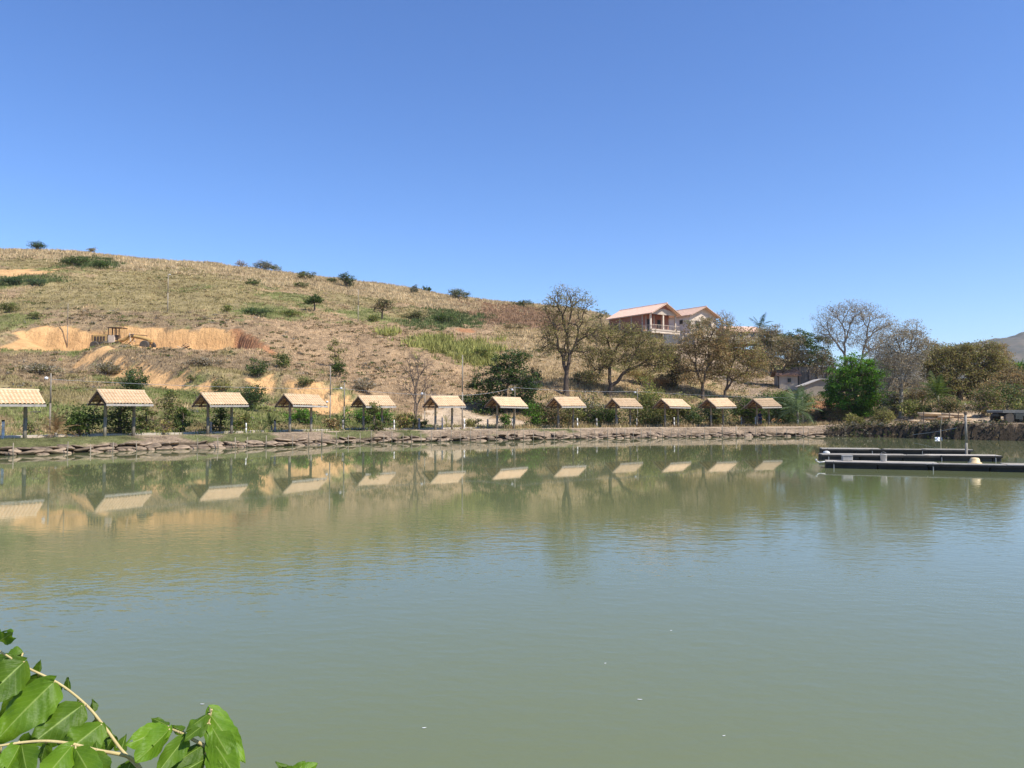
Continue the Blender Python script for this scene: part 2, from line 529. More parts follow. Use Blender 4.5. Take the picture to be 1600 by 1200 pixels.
# ------------------------------------------------------------------ ground cover zones
ZONES = {  # soil colour, tuft colour, tuft height, tuft density
 'dry':    ((.43,.31,.17), (.48,.36,.19), .42, 1.0),
 'tan':    ((.47,.35,.20), (.54,.42,.24), .62, 1.0),
 'brown':  ((.45,.305,.17), (.50,.36,.21), .24, .8),
 'grey':   ((.36,.255,.145), (.37,.27,.15), .26, .9),
 'russet': ((.33,.20,.12), (.36,.23,.13), .55, .9),
 'olive':  ((.37,.29,.14), (.36,.29,.13), .28, 1.0),
 'green':  ((.27,.25,.10), (.24,.26,.085), .30, 1.0),
 'lawn':   ((.20,.20,.08), (.17,.20,.06), .12, 1.4),
 'dkgreen':((.20,.19,.08), (.12,.15,.05), .55, 1.0),
 'reed':   ((.30,.27,.10), (.34,.33,.10), 1.0, 1.0),
 'orange': ((.63,.375,.165), (.50,.35,.16), .2, .01),
 'red':    ((.46,.23,.11), (.40,.2,.1), .2, .0),
 'sand':   ((.54,.41,.27), (.42,.34,.18), .14, .06),
 'dirt':   ((.43,.315,.205), (.34,.26,.14), .2, .35),
}
ZN = list(ZONES)
BLOBS = [ # px x, px y, half width, half height, zone
 (800,640,2000,60,'olive'),
 (650,575,330,75,'brown'), (540,540,170,40,'brown'), (620,615,150,30,'brown'),
 (880,560,130,75,'dry'), (1050,570,130,60,'dry'), (930,600,120,25,'dry'), (1180,600,90,40,'dirt'),
 (800,498,95,20,'russet'), (730,520,60,14,'brown'), (820,540,60,25,'dry'),
 (60,565,110,22,'grey'), (70,520,70,26,'grey'), (330,565,90,12,'grey'), (390,575,50,12,'grey'),
 (170,500,160,18,'grey'), (130,620,150,25,'olive'), (260,620,110,30,'olive'), (100,650,120,18,'green'),
 (230,450,180,35,'olive'), (330,468,110,26,'olive'), (350,455,70,10,'green'), (400,462,90,12,'olive'), (250,480,90,8,'olive'),
 (450,465,50,6,'green'), (560,470,55,8,'olive'), (590,495,45,9,'green'),
 (430,488,65,10,'green'), (20,480,60,22,'olive'), (15,505,40,14,'green'), (30,440,50,8,'dkgreen'),
 (135,411,52,8,'dkgreen'), (60,410,60,8,'olive'), (30,427,46,6,'orange'),
 (690,497,70,13,'dkgreen'), (640,490,30,10,'olive'), (705,547,75,17,'reed'), (745,560,40,14,'reed'), (605,521,15,4,'reed'),
 (450,650,260,14,'green'), (330,655,90,14,'green'), (560,648,70,12,'green'), (130,548,90,5,'green'),(40,549,60,4,'green'),
 (70,530,45,14,'orange'),(150,552,30,5,'orange'),
 (735,552,0,0,'red'), (725,517,22,4,'red'),
 (720,652,62,14,'sand'), (690,660,60,8,'sand'), (760,660,60,7,'sand'),
 (1290,640,90,14,'red'), (1400,650,100,12,'dirt'), (1520,655,110,10,'sand'),
]
_blobs = []
for (x, y, rx, ry, z) in BLOBS:
    if rx == 0: continue
    if rx > 1000: continue
    c = hit(x, y); t = hit(x, y - ry); b = hit(x, y + ry)
    _blobs.append((c.x, c.y, rx * c.y / F, max(1.2, (t.y - b.y) / 2), (t.y + b.y) / 2, ZN.index(z)))
def zone_of(X, Y):
    """index of the ground cover at each place"""
    X = np.asarray(X, float); Y = np.asarray(Y, float)
    n1 = fbm(X * .12, Y * .12, 71); n2 = fbm(X * .5, Y * .5, 77, 3)
    n3 = .30 * fbm(X * 1.7, Y * 1.7, 79, 2) + .22 * (_hash(np.floor(X * 7.3), np.floor(Y * 7.3), 5) - .5)
    z = np.full(X.shape, ZN.index('olive'))
    up = Y + 14 * n1 + 5 * n2
    pch = fbm(X * .22, Y * .22, 73, 3) + .35 * n3
    z[pch > .16] = ZN.index('grey'); z[pch < -.18] = ZN.index('dry'); z[pch < -.36] = ZN.index('green')
    z[up > 118] = ZN.index('dry')
    z[(up > 118) & (pch > .05)] = ZN.index('olive')
    z[(up > 118) & (pch > .20)] = ZN.index('green')
    z[(up > 118) & (pch < -.26)] = ZN.index('brown')
    z[(up > 165)] = ZN.index('tan')
    z[(n2 > .42) & (up > 120)] = ZN.index('grey')
    for (cx, cy, rx, ry, my, k) in _blobs:
        q = np.sqrt(((X - cx) / rx)**2 + ((Y - my) / ry)**2) + .5 * n1 + .55 * n2 + n3
        z[q < 1] = k
    return z
def bank_zone(X, Y, d, z):
    n2 = fbm(X * .5, Y * .5, 77, 3)
    z = z.copy()
    k = (d < 6.2 + .8 * n2) & (Y > 25)
    z[k] = ZN.index('sand')
    lawn = k & ((X < -24.5 + n2) | (n2 + .6 * fbm(X * .25, Y * .25, 15) > .10 + .006 * (X + 24)))
    z[k & (d < 2.1 + .6 * n2)] = ZN.index('dirt')
    z[lawn & (d < 3.4)] = ZN.index('lawn')
    z[k & (d > 4.6) & (X < -12)] = ZN.index('green')
    z[(d < 4) & (X > 29)] = ZN.index('dirt')
    z[(d < 8) & (Y < 25)] = ZN.index('lawn')
    for (x0, y0, x1, y1, lo, hi) in FACES:
        L = math.hypot(x1 - x0, y1 - y0); tx, ty = (x1 - x0) / L, (y1 - y0) / L
        a = (X - x0) * tx + (Y - y0) * ty; sN = -(X - x0) * ty + (Y - y0) * tx
        n4 = fbm(X * .9, Y * .9, 87, 3)
        wq = np.minimum(a + 1.5, L + 1.5 - a) / 3 + 1.4 * n4 - 3.2 * np.clip(fbm(X * .33, Y * .33, 89, 2) + .02, 0, 1)
        z[(sN > lo + 1.3 * n4) & (sN < hi + 1.6 * n4 + .8 * n2) & (wq > 0)] = ZN.index('orange')
    sdv = side_dist(X, Y)
    cutm = (X > CUT_X0 - 3) & (sdv < .2) & (Y > 99.0 + n2 * 2) & (Y < CUT_Y + 1.35 + .5 * n2)
    z[cutm] = ZN.index('orange')
    side = (np.abs(sdv) < .62) & (Y > 97.5) & (Y < CUT_Y + 1.6)
    z[side] = ZN.index('red')
    return z

# ------------------------------------------------------------------ ground sheet
def axis(parts):
    out = []
    for a, b, s in parts:
        out.append(np.arange(a, b, s))
    return np.concatenate(out)
gx = np.concatenate([-np.geomspace(150, 4000, 22)[::-1], axis([(-148,-84,1.6),(-84,66,.5),(66,150,1.6)]), np.geomspace(152, 4000, 22)])
gy = np.concatenate([-np.geomspace(30, 3000, 16)[::-1], axis([(-28,0,4),(0,6,.5),(6,36,2.5),(36,118,.42),(118,215,.9),(215,330,3)]), np.geomspace(333, 6000, 24)])
GX, GY = np.meshgrid(gx, gy)
Xf, Yf = GX.ravel(), GY.ravel()
Zf = ground(Xf, Yf)
Df = shore_dist(Xf, Yf)
zi = bank_zone(Xf, Yf, Df, zone_of(Xf, Yf))
soil = np.array([ZONES[k][0] for k in ZN])
colr = soil[zi]
vn = 1 + .34 * fbm(Xf * .8, Yf * .8, 81, 3) + .16 * fbm(Xf * .2, Yf * .2, 83, 3)
colr = colr * vn[:, None]
colr = np.where((Df < .5)[:, None] | ((Df < .75) & (Xf > 29) & (Yf > 30))[:, None], np.where((Xf > 29)[:, None], np.array((.085, .065, .045)), np.array((.16, .118, .075))), colr)  # wet soil at the waterline; right bank darker still, its shade put into the colour
rough_w = np.array([{'orange': .35, 'sand': .55, 'red': .6}.get(k, 1.0) for k in ZN])[zi]
colr = np.c_[colr, rough_w]
nx, ny = len(gx), len(gy)
ii = (np.arange(ny - 1)[:, None] * nx + np.arange(nx - 1)[None]).ravel()
quads = np.stack([ii, ii + 1, ii + 1 + nx, ii + nx], -1)

def ground_mat():
    m, t, b, L = new_mat('hillside_ground')
    at_ = N(t, 'ShaderNodeAttribute', attribute_name='col')
    tc = N(t, 'ShaderNodeTexCoord')
    col = at_.outputs['Color']
    n1 = N(t, 'ShaderNodeTexNoise'); n1.inputs['Scale'].default_value = 1.6; n1.inputs['Detail'].default_value = 7; n1.inputs['Roughness'].default_value = .65
    L.new(tc.outputs['Object'], n1.inputs['Vector'])
    mr = N(t, 'ShaderNodeMapRange'); mr.inputs[1].default_value = .25; mr.inputs[2].default_value = .75; mr.inputs[3].default_value = .5; mr.inputs[4].default_value = 1.45
    L.new(n1.outputs['Fac'], mr.inputs[0])
    cc = N(t, 'ShaderNodeCombineColor')
    for i in range(3): L.new(mr.outputs[0], cc.inputs[i])
    c1 = mixrgb(t, 'MULTIPLY', col, cc.outputs[0], at_.outputs['Alpha'])
    n3 = N(t, 'ShaderNodeTexNoise'); n3.inputs['Scale'].default_value = 6; n3.inputs['Detail'].default_value = 4
    L.new(tc.outputs['Object'], n3.inputs['Vector'])
    hs = N(t, 'ShaderNodeHueSaturation')
    mr2 = N(t, 'ShaderNodeMapRange'); mr2.inputs[3].default_value = .8; mr2.inputs[4].default_value = 1.2
    L.new(n3.outputs['Fac'], mr2.inputs[0]); L.new(mr2.outputs[0], hs.inputs['Value']); L.new(c1, hs.inputs['Color'])
    L.new(hs.outputs[0], b.inputs['Base Color'])
    b.inputs['Roughness'].default_value = 1.0
    b.inputs['Specular IOR Level'].default_value = 0.1
    # clods, and the upright tooth marks of the digger on the steep faces
    n2 = N(t, 'ShaderNodeTexNoise'); n2.inputs['Scale'].default_value = 2.4; n2.inputs['Detail'].default_value = 8; n2.inputs['Roughness'].default_value = .7
    L.new(tc.outputs['Object'], n2.inputs['Vector'])
    mp = N(t, 'ShaderNodeMapping'); mp.inputs['Scale'].default_value = (3.2, 3.2, .12)
    L.new(tc.outputs['Object'], mp.inputs[0])
    n4 = N(t, 'ShaderNodeTexNoise'); n4.inputs['Scale'].default_value = 1.0; n4.inputs['Detail'].default_value = 3
    L.new(mp.outputs[0], n4.inputs['Vector'])
    ge = N(t, 'ShaderNodeNewGeometry'); sx = N(t, 'ShaderNodeSeparateXYZ'); L.new(ge.outputs['True Normal'], sx.inputs[0])
    st = N(t, 'ShaderNodeMapRange'); st.inputs[1].default_value = .85; st.inputs[2].default_value = .55
    L.new(sx.outputs['Z'], st.inputs[0])
    mu = N(t, 'ShaderNodeMath', operation='MULTIPLY'); L.new(n4.outputs['Fac'], mu.inputs[0]); L.new(st.outputs[0], mu.inputs[1])
    mu2 = N(t, 'ShaderNodeMath', operation='MULTIPLY'); L.new(mu.outputs[0], mu2.inputs[0]); mu2.inputs[1].default_value = .34
    n2w = N(t, 'ShaderNodeMath', operation='MULTIPLY'); L.new(n2.outputs['Fac'], n2w.inputs[0]); L.new(at_.outputs['Alpha'], n2w.inputs[1])
    ad = N(t, 'ShaderNodeMath', operation='ADD'); L.new(n2w.outputs[0], ad.inputs[0]); L.new(mu2.outputs[0], ad.inputs[1])
    bp = N(t, 'ShaderNodeBump'); bp.inputs['Distance'].default_value = .55; bp.inputs['Strength'].default_value = 1
    L.new(ad.outputs[0], bp.inputs['Height']); L.new(bp.outputs[0], b.inputs['Normal'])
    return m
M['ground'] = ground_mat()
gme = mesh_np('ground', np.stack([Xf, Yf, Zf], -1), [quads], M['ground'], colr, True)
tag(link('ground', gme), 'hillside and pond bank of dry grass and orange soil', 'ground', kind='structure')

# ------------------------------------------------------------------ pond water
def water_mat():
    m, t, b, L = new_mat('murky_pond_water')
    tc = N(t, 'ShaderNodeTexCoord')
    n0 = N(t, 'ShaderNodeTexNoise'); n0.inputs['Scale'].default_value = .05; n0.inputs['Detail'].default_value = 3
    L.new(tc.outputs['Object'], n0.inputs['Vector'])
    rp = N(t, 'ShaderNodeValToRGB')
    rp.color_ramp.elements[0].position = .3; rp.color_ramp.elements[1].position = .7
    rp.color_ramp.elements[0].color = (.15, .17, .075, 1); rp.color_ramp.elements[1].color = (.18, .195, .09, 1)
    L.new(n0.outputs['Fac'], rp.inputs[0]); L.new(rp.outputs[0], b.inputs['Base Color'])
    b.inputs['Roughness'].default_value = .03
    b.inputs['IOR'].default_value = 1.33
    b.inputs['Specular IOR Level'].default_value = .5
    sx = N(t, 'ShaderNodeSeparateXYZ'); L.new(tc.outputs['Object'], sx.inputs[0])
    # breeze: the open middle of the pond is ruffled, the lee under the far bank is calm
    br = N(t, 'ShaderNodeMapRange'); br.interpolation_type = 'SMOOTHSTEP'
    br.inputs[1].default_value = 24; br.inputs[2].default_value = 11; br.inputs[3].default_value = .02; br.inputs[4].default_value = 1.0
    wob = N(t, 'ShaderNodeTexNoise'); wob.inputs['Scale'].default_value = .07; wob.inputs['Detail'].default_value = 3
    L.new(tc.outputs['Object'], wob.inputs['Vector'])
    wm = N(t, 'ShaderNodeMath', operation='MULTIPLY_ADD'); wm.inputs[1].default_value = 26; wm.inputs[2].default_value = -13
    L.new(wob.outputs['Fac'], wm.inputs[0])
    xa = N(t, 'ShaderNodeMath', operation='MULTIPLY_ADD'); xa.inputs[1].default_value = -.42
    L.new(sx.outputs['X'], xa.inputs[0]); L.new(sx.outputs['Y'], xa.inputs[2])
    ya = N(t, 'ShaderNodeMath', operation='ADD'); L.new(xa.outputs[0], ya.inputs[0]); L.new(wm.outputs[0], ya.inputs[1])
    L.new(ya.outputs[0], br.inputs[0])
    hs = None
    for sc, st, amp in ((3.6, (.65, 1.0, 1), 1.0), (9.0, (.6, 1.0, 1), .6), (1.1, (.5, 1, 1), .9)):
        mp = N(t, 'ShaderNodeMapping'); mp.inputs['Scale'].default_value = st; mp.inputs['Rotation'].default_value = (0, 0, R(14))
        L.new(tc.outputs['Object'], mp.inputs[0])
        n = N(t, 'ShaderNodeTexNoise'); n.inputs['Scale'].default_value = sc; n.inputs['Detail'].default_value = 2.0
        L.new(mp.outputs[0], n.inputs['Vector'])
        mu = N(t, 'ShaderNodeMath', operation='MULTIPLY'); mu.inputs[1].default_value = amp; L.new(n.outputs['Fac'], mu.inputs[0])
        if hs is None: hs = mu.outputs[0]
        else:
            ad = N(t, 'ShaderNodeMath', operation='ADD'); L.new(hs, ad.inputs[0]); L.new(mu.outputs[0], ad.inputs[1]); hs = ad.outputs[0]
    mm = N(t, 'ShaderNodeMath', operation='MULTIPLY'); L.new(hs, mm.inputs[0]); L.new(br.outputs[0], mm.inputs[1])
    bp = N(t, 'ShaderNodeBump'); bp.inputs['Strength'].default_value = 1.0; bp.inputs['Distance'].default_value = .0048
    L.new(mm.outputs[0], bp.inputs['Height']); L.new(bp.outputs[0], b.inputs['Normal'])
    return m
wme = bpy.data.meshes.new('pond_water')
cen = np.array([2.0, 34.0])
big = SH + (SH - cen) / np.linalg.norm(SH - cen, axis=1)[:, None] * 0.6
wme.from_pydata([(x, y, 0.0) for x, y in big], [], [tuple(range(len(big)))])
wme.materials.append(water_mat())
tag(link('pond_water', wme), 'murky green pond water reflecting the hill', 'water', kind='structure')

# ------------------------------------------------------------------ far hill on the right
fx = np.linspace(300, 3600, 90 * 4); fy = np.linspace(1250, 2300, 40 * 3)
FX, FY = np.meshgrid(fx, fy); FXr, FYr = FX.ravel(), FY.ravel()
tt = (FXr - 700) / 400
prof = np.interp(FXr, [300, 600, 800, 954, 1095, 1183, 1331, 1700, 2400, 3600], [0, 40, 95, 140, 166, 186, 212, 255, 300, 200])
FZ = prof * np.sin(np.clip((FYr - 1250) / 1050, 0, 1) * math.pi)**.6 * (1 + .05 * fbm(FXr * .006, FYr * .006, 91)) + 7 * fbm(FXr * .02, FYr * .02, 92) + 8 * np.abs(fbm(FXr * .07, FYr * .07, 95, 3))
ii2 = (np.arange(119)[:, None] * 360 + np.arange(359)[None]).ravel()
fme = mesh_np('far_hill', np.stack([FXr, FYr, FZ - 4], -1), [np.stack([ii2, ii2 + 1, ii2 + 361, ii2 + 360], -1)], M['far_hill'], None, True)
tag(link('far_hill', fme), 'distant scrub covered hill beyond the trees at right', 'hill', kind='structure')


# ------------------------------------------------------------------ branches and foliage
def tubes(segs, sides=5):
    P0 = np.array([s[0] for s in segs], float); P1 = np.array([s[1] for s in segs], float)
    r0 = np.array([s[2] for s in segs], float); r1 = np.array([s[3] for s in segs], float)
    d = P1 - P0; d /= np.linalg.norm(d, axis=1)[:, None] + 1e-9
    up = np.where(np.abs(d[:, 2:3]) < .9, np.array([[0, 0, 1.]]), np.array([[1., 0, 0]]))
    u = np.cross(d, up); u /= np.linalg.norm(u, axis=1)[:, None] + 1e-9
    w = np.cross(d, u)
    a = np.arange(sides) / sides * 2 * math.pi
    ring = u[:, None] * np.cos(a)[None, :, None] + w[:, None] * np.sin(a)[None, :, None]
    V = np.concatenate([P0[:, None] + ring * r0[:, None, None], P1[:, None] + ring * r1[:, None, None]], 1).reshape(-1, 3)
    n = len(segs); b = np.arange(n)[:, None] * 2 * sides
    i = np.arange(sides); j = (i + 1) % sides
    Q = np.stack([b + i, b + j, b + sides + j, b + sides + i], -1).reshape(-1, 4)
    return V, Q

def grow(base, fork, tips, rtip, rnd_, wob=.12, pw=.42):
    rtip = rtip * .8
    """a trunk from base to fork that splits again and again until it reaches every tip"""
    segs = []
    tips = np.asarray(tips)
    def limb(p, q, ra, rb, k=2):
        L = np.linalg.norm(q - p)
        pts = [p]
        for i in range(1, k):
            t = i / k
            pts.append(p + (q - p) * t + rnd_.normal(0, wob * L / k, 3))
        pts.append(q)
        for i in range(k):
            segs.append((pts[i], pts[i + 1], ra + (rb - ra) * i / k, ra + (rb - ra) * (i + 1) / k))
    def rec(p, S, depth):
        n = len(S)
        if n == 1:
            limb(p, S[0], rtip * 1.15, rtip * .6, 2); return
        if n == 2 and depth > 0:
            for s_ in S: limb(p, s_, rtip * 1.2, rtip * .6, 2)
            return
        c = S.mean(0)
        ax = rnd_.normal(size=3)
        cov = (S - c).T @ (S - c)
        for _ in range(3): ax = cov @ ax; ax /= np.linalg.norm(ax) + 1e-9
        pr = (S - c) @ ax + rnd_.normal(0, .12, n) * np.abs((S - c) @ ax).mean()
        cut = np.median(pr) if depth < 2 else np.quantile(pr, rnd_.uniform(.35, .65))
        for g in (S[pr <= cut], S[pr > cut]):
            if len(g) == 0: continue
            if len(g) == 1: limb(p, g[0], rtip * 1.3, rtip * .6, 2); continue
            gc = g.mean(0)
            q = p + (gc - p) * rnd_.uniform(.36, .52)
            ra = rtip * max(1.2, len(g)**pw); 
            limb(p, q, ra * 1.08, ra * .92, 3 if depth < 2 else 2)
            rec(q, g, depth + 1)
    rt = rtip * len(tips)**pw
    base = np.asarray(base, float); fork = np.asarray(fork, float)
    mid = base + (fork - base) * .5 + rnd_.normal(0, .03, 3) * np.linalg.norm(fork - base)
    segs.append((base - np.array([0, 0, .25]), base + (mid - base) * .15, rt * 1.7, rt * 1.25))
    segs.append((base + (mid - base) * .15, mid, rt * 1.25, rt * 1.08)); segs.append((mid, fork, rt * 1.08, rt))
    rec(fork, tips, 0)
    return segs

def leaves(P, size, rnd_, cols, flat=.0, aspect=.55, var=.22):
    """leaf sized faces at the points P"""
    n = len(P)
    d = rnd_.normal(size=(n, 3)); d[:, 2] *= (1 - flat); d[:, 2] -= .15
    d /= np.linalg.norm(d, axis=1)[:, None] + 1e-9
    e = rnd_.normal(size=(n, 3)); 
    if flat: e[:, 2] *= (1 - flat)
    e -= d * (e * d).sum(1)[:, None]; e /= np.linalg.norm(e, axis=1)[:, None] + 1e-9
    s = size * rnd_.uniform(.65, 1.35, n)[:, None]
    a = P - d * s * .5; b = P + e * s * aspect * .5; c = P + d * s * .5; g = P - e * s * aspect * .5
    V = np.stack([a, b, c, g], 1).reshape(-1, 3)
    Q = np.arange(4 * n).reshape(-1, 4)
    cols = np.asarray(cols)
    w = rnd_.random(n)[:, None]
    c_ = cols[rnd_.integers(0, len(cols), n)] * (1 - var + 2 * var * w)
    return V, Q, np.repeat(c_, 4, 0)

PAL = {
 'dark':   [(.04,.066,.016),(.055,.08,.02),(.03,.05,.014)],
 'mid':    [(.085,.12,.026),(.10,.135,.03),(.065,.098,.022)],
 'bright': [(.09,.20,.024),(.125,.25,.032),(.07,.155,.02)],
 'yellow': [(.24,.235,.065),(.19,.20,.055),(.27,.235,.08)],
 'olive':  [(.165,.145,.055),(.20,.165,.07),(.13,.12,.045)],
 'brown':  [(.22,.155,.08),(.26,.19,.095),(.165,.125,.065)],
 'rust':   [(.33,.21,.10),(.28,.18,.085),(.26,.2,.1)],
 'grey':   [(.27,.235,.17),(.32,.28,.21),(.2,.185,.13)],
 'palm':   [(.16,.21,.10),(.20,.25,.13),(.12,.17,.07)],
 'teal':   [(.065,.10,.045),(.09,.13,.06),(.05,.08,.032)],
}

def plant(name, label, cat, base, lobes, depth, tips, rtip, leaf, fork=.3, bark='bark_brown', seed=1, group=None,
          trunk_name='trunk', crown_name='crown', squash=.8, clump=.85):
    """lobes: crown masses as (px, py, half width, half height) in the photograph at this depth.
       leaf: (points per tip, spread, size, palette, flatness)"""
    r_ = np.random.default_rng(seed)
    root = empty(name, base)
    b = np.zeros(3)
    k = depth / F
    tot = sum(l[2] * l[3] for l in lobes)
    T = []
    for (px, py, rx, ry) in lobes:
        c = at(px, py, depth) - Vector(base)
        n = max(2, int(round(tips * rx * ry / tot)))
        u = r_.normal(size=(n, 3)); u /= np.linalg.norm(u, axis=1)[:, None]
        rad = r_.random(n)**.42
        u = u * rad[:, None] * np.array([rx * k, min(rx, ry * 1.6) * k * squash, ry * k])
        T.append(u + np.array(c))
    T = np.concatenate(T)
    T[:, 2] = np.maximum(T[:, 2], .12)
    top = T[:, 2].max()
    cxy = T[:, :2].mean(0)
    fk = np.array([cxy[0] * fork * .7, cxy[1] * fork * .7, max(.1, top * fork)])
    segs = grow(b, fk, T, rtip, r_)
    V, Q = tubes(segs, 5)
    link(trunk_name, mesh_np(trunk_name, V, [Q], M[bark], None, True), root)
    if leaf:
        per, spread, size, pal, flat = leaf
        wt = r_.gamma(1.3, 1.0, len(T)) * clump + (1 - clump); wt /= wt.mean()
        cn = np.maximum(1, (per * wt).astype(int))
        idx = np.repeat(np.arange(len(T)), cn); n = len(idx)
        off = r_.normal(0, 1, (n, 3)) * (spread * (1 - .58 * clump) * (.7 + .5 * np.sqrt(wt[idx])))[:, None] * np.array([1, 1, .55])
        P = T[idx] + off
        okp = P[:, 2] > .03
        P = P[okp]; idx = idx[okp]
        pals = []
        for q in pal: pals += PAL[q]
        V, Q, cl = leaves(P, size, r_, pals, flat)
        # each bough has its own tint
        tint = r_.uniform(.62, 1.38, len(T))
        tt_ = tint[idx]
        cl = cl * np.repeat(tt_, 4)[:, None] * 1.35
        link(crown_name, mesh_np(crown_name, V, [Q], M['leaf'], cl, False), root)
    tag(root, label, cat, group)
    return root

def tree(label, px, py, lobes, tips, rtip, leaf, seed, depth=None, fork=.32, bark='bark_brown', name='tree', group=None, squash=.8):
    p = hit(px, py) if depth is None else None
    if p is None:
        q = at(px, py, depth); p = Vector((q.x, q.y, gz(q.x, q.y)))
    return plant(name, label, 'tree', p, lobes, p.y, tips, rtip, leaf, fork, bark, seed, group, squash=squash)

def shrub(label, px, py, w, h, pal, seed, size=None, xy=None, tips=None, per=None, flat=.2, name='shrub', group=None, bark='twig', stem=False, spreadk=1.0, layered=False, cat='shrub'):
    """a bush w pixels wide and h tall in the photograph standing at (px, py)"""
    if not layered and not stem: h = h * 1.25; w = w * 1.05
    p = hit(px, py) if xy is None else spot(xy)
    k = p.y / F
    top = 600 - (p.z - CAM_H) / p.y * F  # not used for placing
    # pixel row of the base where it really stands
    by = 643 - (p.z - CAM_H) / p.y * F
    r_ = random.Random(seed)
    lobes = []
    if layered:
        n = 6
        for i in range(n):
            t = i / (n - 1)
            ww = w * .5 * (1 - .72 * t) * r_.uniform(.85, 1.1)
            lobes.append((px + r_.uniform(-.05, .05) * w, by - h * (.12 + .84 * t), ww, h * .045))
    elif stem:
        for i in range(4):
            lobes.append((px + r_.uniform(-.28, .28) * w, by - h * r_.uniform(.55, .85), w * r_.uniform(.26, .36), h * r_.uniform(.16, .24)))
    else:
        for i in range(5):
            t = r_.uniform(-.32, .32)
            lobes.append((px + t * w, by - h * r_.uniform(.28, .62) * (1 - abs(t)), w * r_.uniform(.2, .34), h * r_.uniform(.24, .36)))
        lobes.append((px, by - h * .4, w * .42, h * .36))
    area = w * h * k * k
    size = size or max(.16, 1.7 * k)
    tips = tips or int(np.clip(area * 7, 26, 160))
    per = per or int(np.clip(area * 2.2 / (size * size * .3) / tips, 6, 60))
    spread = spreadk * .16 * math.sqrt(area / 3 + .3)
    return plant(name, label, cat, p, lobes, p.y, tips, .012 + .002 * math.sqrt(tips), (per, spread, size, pal, flat),
                 .5 if stem else .12, bark, seed, group, 'stem', 'foliage', clump=.5)

# ------------------------------------------------------------------ grass and litter on the hill (nobody could count it)
def grass_sheet(name, label, n, seed, sel, area, kblades=4, hk=1.0, wk=1.0):
    r_ = np.random.default_rng(seed)
    x0, x1, y0, y1 = area
    X = r_.uniform(x0, x1, n); Y = np.sqrt(r_.uniform(y0**1.0, y1**1.0, n)**2)
    inview = (np.abs(X) < Y * .70 + 3)
    X, Y = X[inview], Y[inview]
    D = shore_dist(X, Y)
    z_i = bank_zone(X, Y, D, zone_of(X, Y))
    den = np.array([ZONES[k][3] for k in ZN])[z_i] * (.55 + .8 * np.clip(fbm(X * .45, Y * .45, 101, 3) + .4, 0, 1))
    keep = (r_.random(len(X)) < den / 1.5) & (D > .5)
    if sel is not None: keep &= sel(X, Y, D, z_i)
    X, Y, z_i = X[keep], Y[keep], z_i[keep]
    Z = ground(X, Y)
    tc = np.array([ZONES[k][1] for k in ZN])[z_i]
    th = np.array([ZONES[k][2] for k in ZN])[z_i] * hk
    m = len(X)
    patch = (1 + .28 * fbm(X * .3, Y * .3, 111, 3))[:, None]
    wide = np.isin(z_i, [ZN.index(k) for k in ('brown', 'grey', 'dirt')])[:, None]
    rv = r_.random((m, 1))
    tc = tc * patch * np.where(wide, .38 + 1.25 * rv**1.1, .62 + .75 * rv)  # brown ground: wide random tones, shadow patches put into the dark tufts
    V = np.empty((m, kblades, 3, 3)); 
    ang = r_.uniform(0, 2 * math.pi, (m, kblades))
    lean = r_.uniform(.15, .9, (m, kblades))
    h = th[:, None] * r_.uniform(.55, 1.25, (m, kblades))
    sp = (.10 + .22 * th)[:, None]
    bx = X[:, None] + r_.normal(0, 1, (m, kblades)) * sp; byy = Y[:, None] + r_.normal(0, 1, (m, kblades)) * sp
    wv = (.03 + .055 * th)[:, None] * wk * (Y[:, None] / 90)**.6
    wa = r_.uniform(0, 2 * math.pi, (m, kblades))
    V[..., 0, 0] = bx - np.cos(wa) * wv; V[..., 0, 1] = byy - np.sin(wa) * wv; V[..., 0, 2] = Z[:, None] - .05
    V[..., 1, 0] = bx + np.cos(wa) * wv; V[..., 1, 1] = byy + np.sin(wa) * wv; V[..., 1, 2] = Z[:, None] - .05
    V[..., 2, 0] = bx + np.cos(ang) * lean * h * .8; V[..., 2, 1] = byy + np.sin(ang) * lean * h * .8; V[..., 2, 2] = Z[:, None] + h
    cl = np.repeat(np.repeat(tc, kblades, 0) * r_.uniform(.8, 1.2, (m * kblades, 1)), 3, 0)
    Tn = np.arange(m * kblades * 3).reshape(-1, 3)
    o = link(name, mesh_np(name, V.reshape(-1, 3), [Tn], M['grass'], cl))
    tag(o, label, 'grass', kind='stuff')
    return o
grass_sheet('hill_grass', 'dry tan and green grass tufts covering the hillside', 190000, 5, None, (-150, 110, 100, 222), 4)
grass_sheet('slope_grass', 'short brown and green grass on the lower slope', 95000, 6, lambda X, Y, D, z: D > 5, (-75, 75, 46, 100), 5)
grass_sheet('bank_grass', 'low grass along the top of the pond bank', 26000, 8, lambda X, Y, D, z: D < 6.5, (-34, 48, 38, 92), 4, 1.0, .8)

